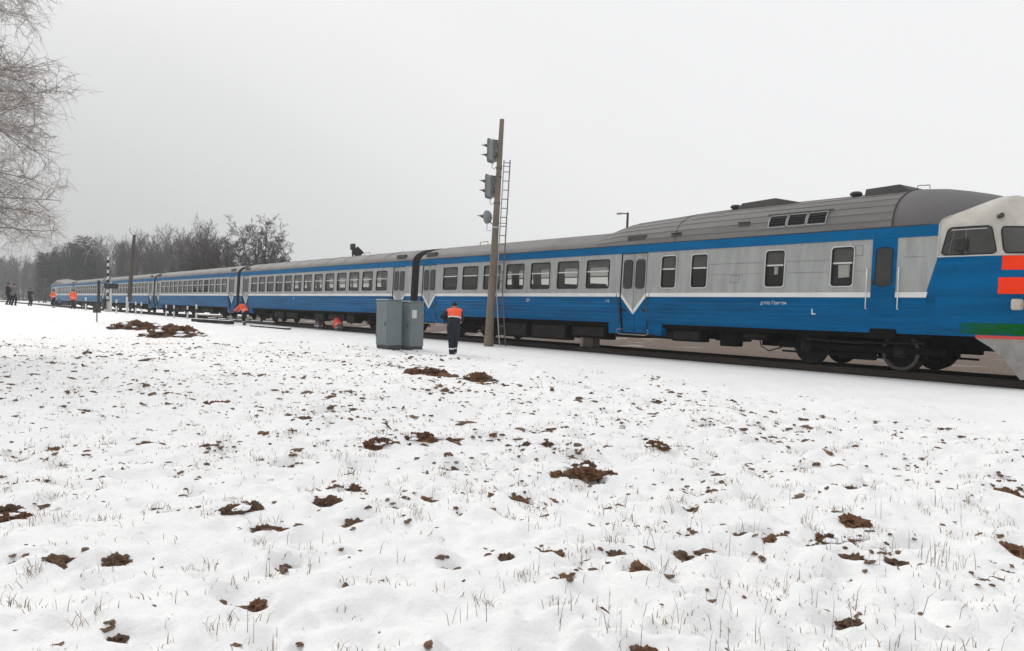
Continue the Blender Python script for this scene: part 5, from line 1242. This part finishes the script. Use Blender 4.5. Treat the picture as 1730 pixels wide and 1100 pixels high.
# undergrowth of the wood: a thicket nobody could count
ug = MB(); rnd = random.Random(9)
for k in range(2600):
    u = rnd.uniform(-965, -478); d = interp(EDGE, u) + rnd.uniform(-6, 60); x, y = along(u, d); z = gz(x, y); h = rnd.uniform(2.0, 6.5)
    p = Vector((x, y, z - 0.1)); q = p + Vector((rnd.uniform(-.8, .8), rnd.uniform(-.8, .8), h)); ug.tube([p, p.lerp(q, 0.5) + Vector((rnd.uniform(-.2, .2), rnd.uniform(-.2, .2), 0)), q], [0.05, 0.04, 0.02], 3, cap=False)
    for j in range(7):
        s = rnd.uniform(0.2, 1); b0 = p.lerp(q, s); ug.tube([b0, b0 + Vector((rnd.uniform(-1, 1), rnd.uniform(-1, 1), rnd.uniform(0.1, 1.2)))], [0.025, 0.012], 3, cap=False)
o = ug.build('undergrowth', 'bark_dark'); o['kind'] = 'stuff'; o['label'] = 'dark leafless undergrowth along the foot of the wood'

# birch whose crown hangs into the picture on the left
def birch():
    rnd = random.Random(21); tr, tw = MB(), MB(); base = Vector((0, 0, -0.3)); H_ = 17.0
    pts = [base, Vector((0.1, 0.0, 4)), Vector((0.0, 0.15, 8)), Vector((0.2, 0.1, 12)), Vector((0.1, 0.2, H_))]; tr.tube(pts, [0.24, 0.19, 0.14, 0.09, 0.02], 9)
    br = MB()
    def arc(mb, p, d, L_, r_, n, wob, g):
        q = [p]; rr = [r_]; ds = [d]
        for k in range(n):
            d = (d + Vector((rnd.uniform(-wob, wob), rnd.uniform(-wob, wob), rnd.uniform(-wob, wob) + g))).normalized(); q.append(q[-1] + d * L_ / n); rr.append(max(0.0030, r_ * (1 - 0.72 * (k + 1) / n))); ds.append(d)
        mb.tube(q, rr, 3 if r_ < 0.012 else 4, cap=False); return q, ds
    def rdir(): return Vector((rnd.uniform(-1, 1), rnd.uniform(-1, 1), rnd.uniform(-0.7, 1)))
    z = 3.5
    while z < H_ - 0.6:
        t = z / H_; a = rnd.uniform(0, 2 * math.pi) if rnd.random() < 0.12 else rnd.gauss(0.95, 0.65)
        L_ = 4.2 * rnd.uniform(0.80, 1.05) * (1.06 - 0.16 * t) if t < 0.86 else 2.4
        q, ds = arc(br, Vector((0.1, 0.1, z)), Vector((math.cos(a), math.sin(a), rnd.uniform(0.15, 0.75) if t > 0.33 else rnd.uniform(0.05, 0.3))).normalized(), L_, 0.045 * (1.2 - t), 9, 0.20, -0.04)
        for j in range(22):
            s_ = rnd.uniform(0.10, 1.0); i = min(8, int(s_ * 9)); b0 = q[i].lerp(q[i + 1], s_ * 9 - i)
            qq, d2 = arc(br if rnd.random() < 0.4 else tw, b0, (ds[i + 1] * 0.5 + rdir()).normalized(), rnd.uniform(0.6, 1.4), 0.013, 6, 0.34, -0.05)
            for w in range(rnd.randint(5, 8)):
                i2 = rnd.randint(0, 5); b1 = qq[i2].lerp(qq[i2 + 1], rnd.random())
                tq, d3 = arc(tw, b1, (d2[i2] * 0.4 + rdir()).normalized(), rnd.uniform(0.3, 0.9), 0.0075, 4, 0.42, -0.12)
                for x_ in range(2): arc(tw, tq[rnd.randint(1, 3)], rdir().normalized(), rnd.uniform(0.15, 0.45), 0.0055, 2, 0.4, -0.14)
        z += rnd.uniform(0.09, 0.17)
    o = thing('birch_tree', 'pale birch with fine drooping bare twigs hanging in from the left edge', 'tree', (-29.2, -0.65, gz(-29.2, -0.65)))
    tr.build('trunk', 'birch_bark', o); br.build('branches', 'twig_grey', o); tw.build('crown', 'birch_twig', o)
birch()

# ------------------------------------------------------------------ earth, clods, grass in the snow
def lump(seed, flat=0.5, rough=0.35, sub=3):
    bm = bmesh.new(); bmesh.ops.create_icosphere(bm, subdivisions=sub, radius=1.0); off = Vector((seed * 13.7, seed * 5.1, 0))
    for v in bm.verts:
        n = v.co.normalized(); k = 1 + rough * noise.noise(n * 1.7 + off) + rough * 0.75 * noise.noise(n * 4.3 + off) + rough * 0.5 * noise.noise(n * 9.5 + off)
        v.co = n * k; v.co.z *= flat
    me = bpy.data.meshes.new('clod'); bm.to_mesh(me); bm.free()
    return me
CL = []
for i in range(6):
    me = lump(i + 1, 0.62 + 0.08 * (i % 3), 0.62, 4); me.materials.append(M['soil' if i % 2 else 'soil_dark']); CL.append(me)
rnd = random.Random(3)
def clod(x, y, r_, label, group=None, nm='soil_clod', el=1.0, rot=None, k=None, sink=0.0):
    o = link(nm, CL[rnd.randrange(6) if k is None else k], None, (x, y, gz(x, y) - sink * r_), rnd.uniform(0, 6.28) if rot is None else rot)
    o.scale = (r_ * 0.62 * el, r_ * 0.50, r_ * 0.50); tag(o, label, 'soil', group); return o
for x, y, r_ in CLODS:
    clod(x, y, r_, 'small brown clod of earth poking through the snow', 'clods of earth in the snow', el=rnd.uniform(0.9, 1.6))
rt_ang = math.atan2(RGT.y, RGT.x)
EARTH = []
for x, y, r_, lab, el in ((-5.94, 1.93, 0.30, 'large red-brown clump of earth in the left foreground snow', 1.0), (-6.33, 2.97, 0.24, 'dark round clump of earth left of the picture centre', 1.2),
                          (-3.04, 5.01, 0.28, 'largest brown clump of earth in the right foreground', 1.1), (-3.04, 5.29, 0.22, 'mossy brown clump touching the largest clump on the right', 1.5),
                          (-6.74, 0.54, 0.28, 'brown clump of earth cut by the left edge of the picture', 1.2), (-7.9, 4.62, 0.36, 'elongated brown strip of turned earth in mid field', 1.9), (-7.98, 4.16, 0.22, 'short brown strip of earth left of the elongated one', 1.6),
                          (-5.67, 5.08, 0.34, 'broken patch of earth and grass right of centre', 1.5), (-6.37, 6.87, 0.26, 'brown tuft of earth with dry grass farther back right of centre', 1.1), (-6.88, 5.49, 0.30, 'flat reddish grass patch right of centre', 1.5)):
    EARTH.append((x, y, r_, lab, el))
def heap(nm, label, x, y, L_, W_, H_, rot, seed, n):
    rr = random.Random(seed); small = W_ < 0.45; root = thing(nm, label, 'earth', (x, y, gz(x, y) - 0.04), rot)
    mb = MB(); rows = []
    for i in range(15):
        q = i / 14; row = []
        for k in range(41):
            a = 2 * math.pi * k / 40; e_ = 1 + 0.35 * noise.noise(Vector((math.cos(a) * 1.6 + seed, math.sin(a) * 1.6, 2))); px, py = q * e_ * L_ / 2 * math.cos(a), q * e_ * W_ / 2 * math.sin(a)
            hz_ = H_ * (1 - q ** 1.7) * (1 + 0.8 * noise.noise(Vector((px * 2.2, py * 2.2, seed)))) + 0.16 * H_ * noise.noise(Vector((px * 7, py * 7, seed))) * (1 - q * 0.6)
            row.append((px, py, hz_ - 0.03 * q))
        rows.append(row)
    mb.grid(rows); mb.build('earth', 'soil' if small and seed % 3 else 'soil_dark', root)
    for k in range(n):
        a, q = rr.uniform(0, 6.28), rr.random() ** 0.5 * 1.1; px, py = q * L_ / 2 * math.cos(a), q * W_ / 2 * math.sin(a); pz = max(0, H_ * (1 - q * q) * 0.9)
        s = rr.uniform(0.05, 0.16) * (W_ if W_ < 1.2 else 1.2) * (1.5 if small else 1); c = link('clod', CL[rr.randrange(6)], root, (px, py, pz), rr.uniform(0, 6)); c.scale = (s * 1.3, s, s * rr.uniform(0.9, 1.4))
    for k in range(n // 5 if W_ > 0.45 else n):
        a, q = rr.uniform(0, 6.28), rr.random() ** 0.5 * 0.9; px, py = q * L_ / 2 * math.cos(a), q * W_ / 2 * math.sin(a); s = rr.uniform(0.08, 0.22) * min(W_, 1.2)
        c = link('snow_patch', SNOWL, root, (px, py, max(0.02, H_ * (1 - q * q) * 1.02)), rr.uniform(0, 6)); c.scale = (s * 1.3, s, s * 0.6)
SNOWL = lump(40, 0.6, 0.4, 2); SNOWL.materials.append(M['snow_plain'])
heap('earth_mound', 'dark mound of dug earth with snow patches, farther left of the pair', -45.5, 9.35, 2.9, 1.6, 0.42, rt_ang, 51, 60)
heap('earth_mound', 'larger dark mound of dug earth with snow patches, nearer of the pair', -36.6, 9.0, 2.7, 2.0, 0.50, rt_ang - 0.2, 52, 80)
heap('turned_earth', 'long low strip of bare brown earth below the stooping worker', -15.75, 9.42, 1.55, 0.62, 0.20, 0.35, 53, 34)
heap('turned_earth', 'shorter low strip of bare brown earth right of the long one', -14.15, 9.68, 0.95, 0.58, 0.20, 0.55, 54, 24)

for i, (x, y, r_, lab, el) in enumerate(EARTH):
    heap('earth_clump', lab, x, y, r_ * 1.05 * el, r_ * 0.85, r_ * 0.30, rt_ang + rnd.uniform(-.3, .3), 80 + i, 12)

# dry grass, stalks, small litter: uncountable
rnd = random.Random(101)
gb, sb = MB(), MB()
def blade(mb, x, y, h, lean, w):
    z = gz(x, y) - 0.015; a = rnd.uniform(0, 6.28); b = rnd.uniform(0, 6.28); dx, dy = math.cos(a) * lean * h, math.sin(a) * lean * h; wx, wy = math.cos(b) * w, math.sin(b) * w
    p0 = (x, y, z); p1 = (x + dx * 0.35, y + dy * 0.35, z + h * 0.6); p2 = (x + dx, y + dy, z + h * (1 - 0.3 * lean))
    mb.add([(p0[0]-wx, p0[1]-wy, p0[2]), (p0[0]+wx, p0[1]+wy, p0[2]), (p1[0]+wx*.8, p1[1]+wy*.8, p1[2]), (p1[0]-wx*.8, p1[1]-wy*.8, p1[2]), p2], [(0, 1, 2, 3), (3, 2, 4)])
for k in range(2600):
    if rnd.random() < 0.4:
        x, y, d = NEST[rnd.randrange(len(NEST))]; x += rnd.gauss(0, 0.08); y += rnd.gauss(0, 0.08)
    else: x, y, d = field_spot()
    n = rnd.randint(2, 9); sp = rnd.uniform(0.02, 0.09)
    for j in range(n): blade(gb, x + rnd.gauss(0, sp), y + rnd.gauss(0, sp), rnd.uniform(0.02, 0.075) * rnd.uniform(0.7, 1.3), rnd.uniform(0.1, 1.1), rnd.uniform(0.0012, 0.0028) * (1 + d / 16))
for k in range(210):                       # longer stalks, most of them near on the right
    u = rnd.gauss(380, 420); d = 2.75 + rnd.random() ** 1.7 * 4; x, y = along(u, d)
    for j in range(rnd.randint(1, 4)): blade(sb, x + rnd.gauss(0, 0.04), y + rnd.gauss(0, 0.04), rnd.uniform(0.06, 0.20), rnd.uniform(0.0, 0.55), rnd.uniform(0.0012, 0.0022))
for k in range(120):                        # dense tufts, some round the clumps of earth
    u = rnd.uniform(-900, 950); d = 2.8 + rnd.random() * 7; x, y = along(u, d)
    if k < 24: e_ = EARTH[k % len(EARTH)]; x, y = e_[0] + rnd.gauss(0, 0.12), e_[1] + rnd.gauss(0, 0.12)
    for j in range(rnd.randint(14, 34)): blade(sb if rnd.random() < 0.5 else gb, x + rnd.gauss(0, 0.05), y + rnd.gauss(0, 0.05), rnd.uniform(0.03, 0.11), rnd.uniform(0.2, 1.2), 0.0018)
g1 = gb.build('dry_grass', 'dry_grass'); g1['kind'] = 'stuff'; g1['label'] = 'short dry grass blades sticking out of the snow'
g2 = sb.build('dry_stalks', 'dry_stalk'); g2['kind'] = 'stuff'; g2['label'] = 'longer dry stalks sticking out of the foreground snow'
lb = MB(); tiny = [lump(60 + i, 0.45, 0.85, 2) for i in range(8)]; TV = [([v.co.copy() for v in m.vertices], [tuple(p.vertices) for p in m.polygons]) for m in tiny]
def crumb(x, y, s):
    vs, fs = TV[rnd.randrange(8)]; a = rnd.uniform(0, 6.28); ca, sa = math.cos(a), math.sin(a); el = rnd.uniform(0.9, 2.2)
    z = gz(x, y) - s * rnd.uniform(0.10, 0.42); lb.add([(x + s * (v.x * el * ca - v.y * sa), y + s * (v.x * el * sa + v.y * ca), z + s * v.z * 1.3) for v in vs], fs, 0 if rnd.random() < 0.6 else (1 if rnd.random() < 0.8 else 2))
def leaf(x, y, s):                          # curled dead leaf or grass scrap standing in the snow
    z = gz(x, y) - s * 0.2; a = rnd.uniform(0, 6.28); u = Vector((math.cos(a), math.sin(a), rnd.uniform(-0.1, 0.5))); v = Vector((-math.sin(a), math.cos(a), rnd.uniform(-0.2, 0.6))); p = Vector((x, y, z)); w = rnd.uniform(0.12, 0.45)
    c = Vector((0, 0, rnd.uniform(0.1, 0.7)))
    q = [p - u * s, p - u * s * 0.3 + v * s * w + c * s * 0.6, p + u * s * 0.5 + v * s * w * 0.7 + c * s, p + u * s + c * s * 0.4, p + u * s * 0.3 - v * s * w * 0.8 + c * s * 0.3, p - u * s * 0.5 - v * s * w * 0.5]
    lb.add(q, [(0, 1, 4, 5), (1, 2, 3, 4)], 0 if rnd.random() < 0.8 else 2)
for k in range(5600):
    if rnd.random() < 0.70:
        x, y, d = NEST[rnd.randrange(len(NEST))]; sp = 0.05 + 0.012 * d; x += rnd.gauss(0, sp); y += rnd.gauss(0, sp)
        if y > 14: continue
    else: x, y, d = field_spot()
    if rnd.random() > 0.06 + 0.94 * smooth(3.6, 9.5, d): continue
    s = rnd.uniform(0.007, 0.022) * (1 + 0.9 * smooth(6, 16, d)) * (2.0 if rnd.random() < 0.08 else 1)
    if rnd.random() < 0.55: crumb(x, y, s)
    else: leaf(x, y, s * 1.5)
for x, y, r_ in CLODS:                      # crumbs round the clods
    for j in range(rnd.randint(2, 6)): crumb(x + rnd.gauss(0, r_ * 0.7), y + rnd.gauss(0, r_ * 0.7), rnd.uniform(0.008, 0.022))
l_ = lb.build('field_litter', ['dead_leaf', 'soil_dark', 'leaf_ochre']); l_['kind'] = 'stuff'; l_['label'] = 'small dark crumbs and dead leaves scattered over the snow'

# ------------------------------------------------------------------ haze
hz = MB(); hz.box(-620, 160, -160, 420, -2.2, 24.0)
hm = bpy.data.materials.new('haze'); hm.use_nodes = True; tt = hm.node_tree; tt.nodes.clear(); ho = tt.nodes.new('ShaderNodeOutputMaterial'); pv = tt.nodes.new('ShaderNodeVolumePrincipled')
pv.inputs['Color'].default_value = (0.93, 0.94, 0.96, 1); pv.inputs['Density'].default_value = 0.00045; pv.inputs['Anisotropy'].default_value = 0.2
tt.links.new(pv.outputs[0], ho.inputs['Volume']); M['haze'] = hm
h_ = hz.build('haze', 'haze'); h_['kind'] = 'stuff'; h_['label'] = 'thin pale winter haze in the air'
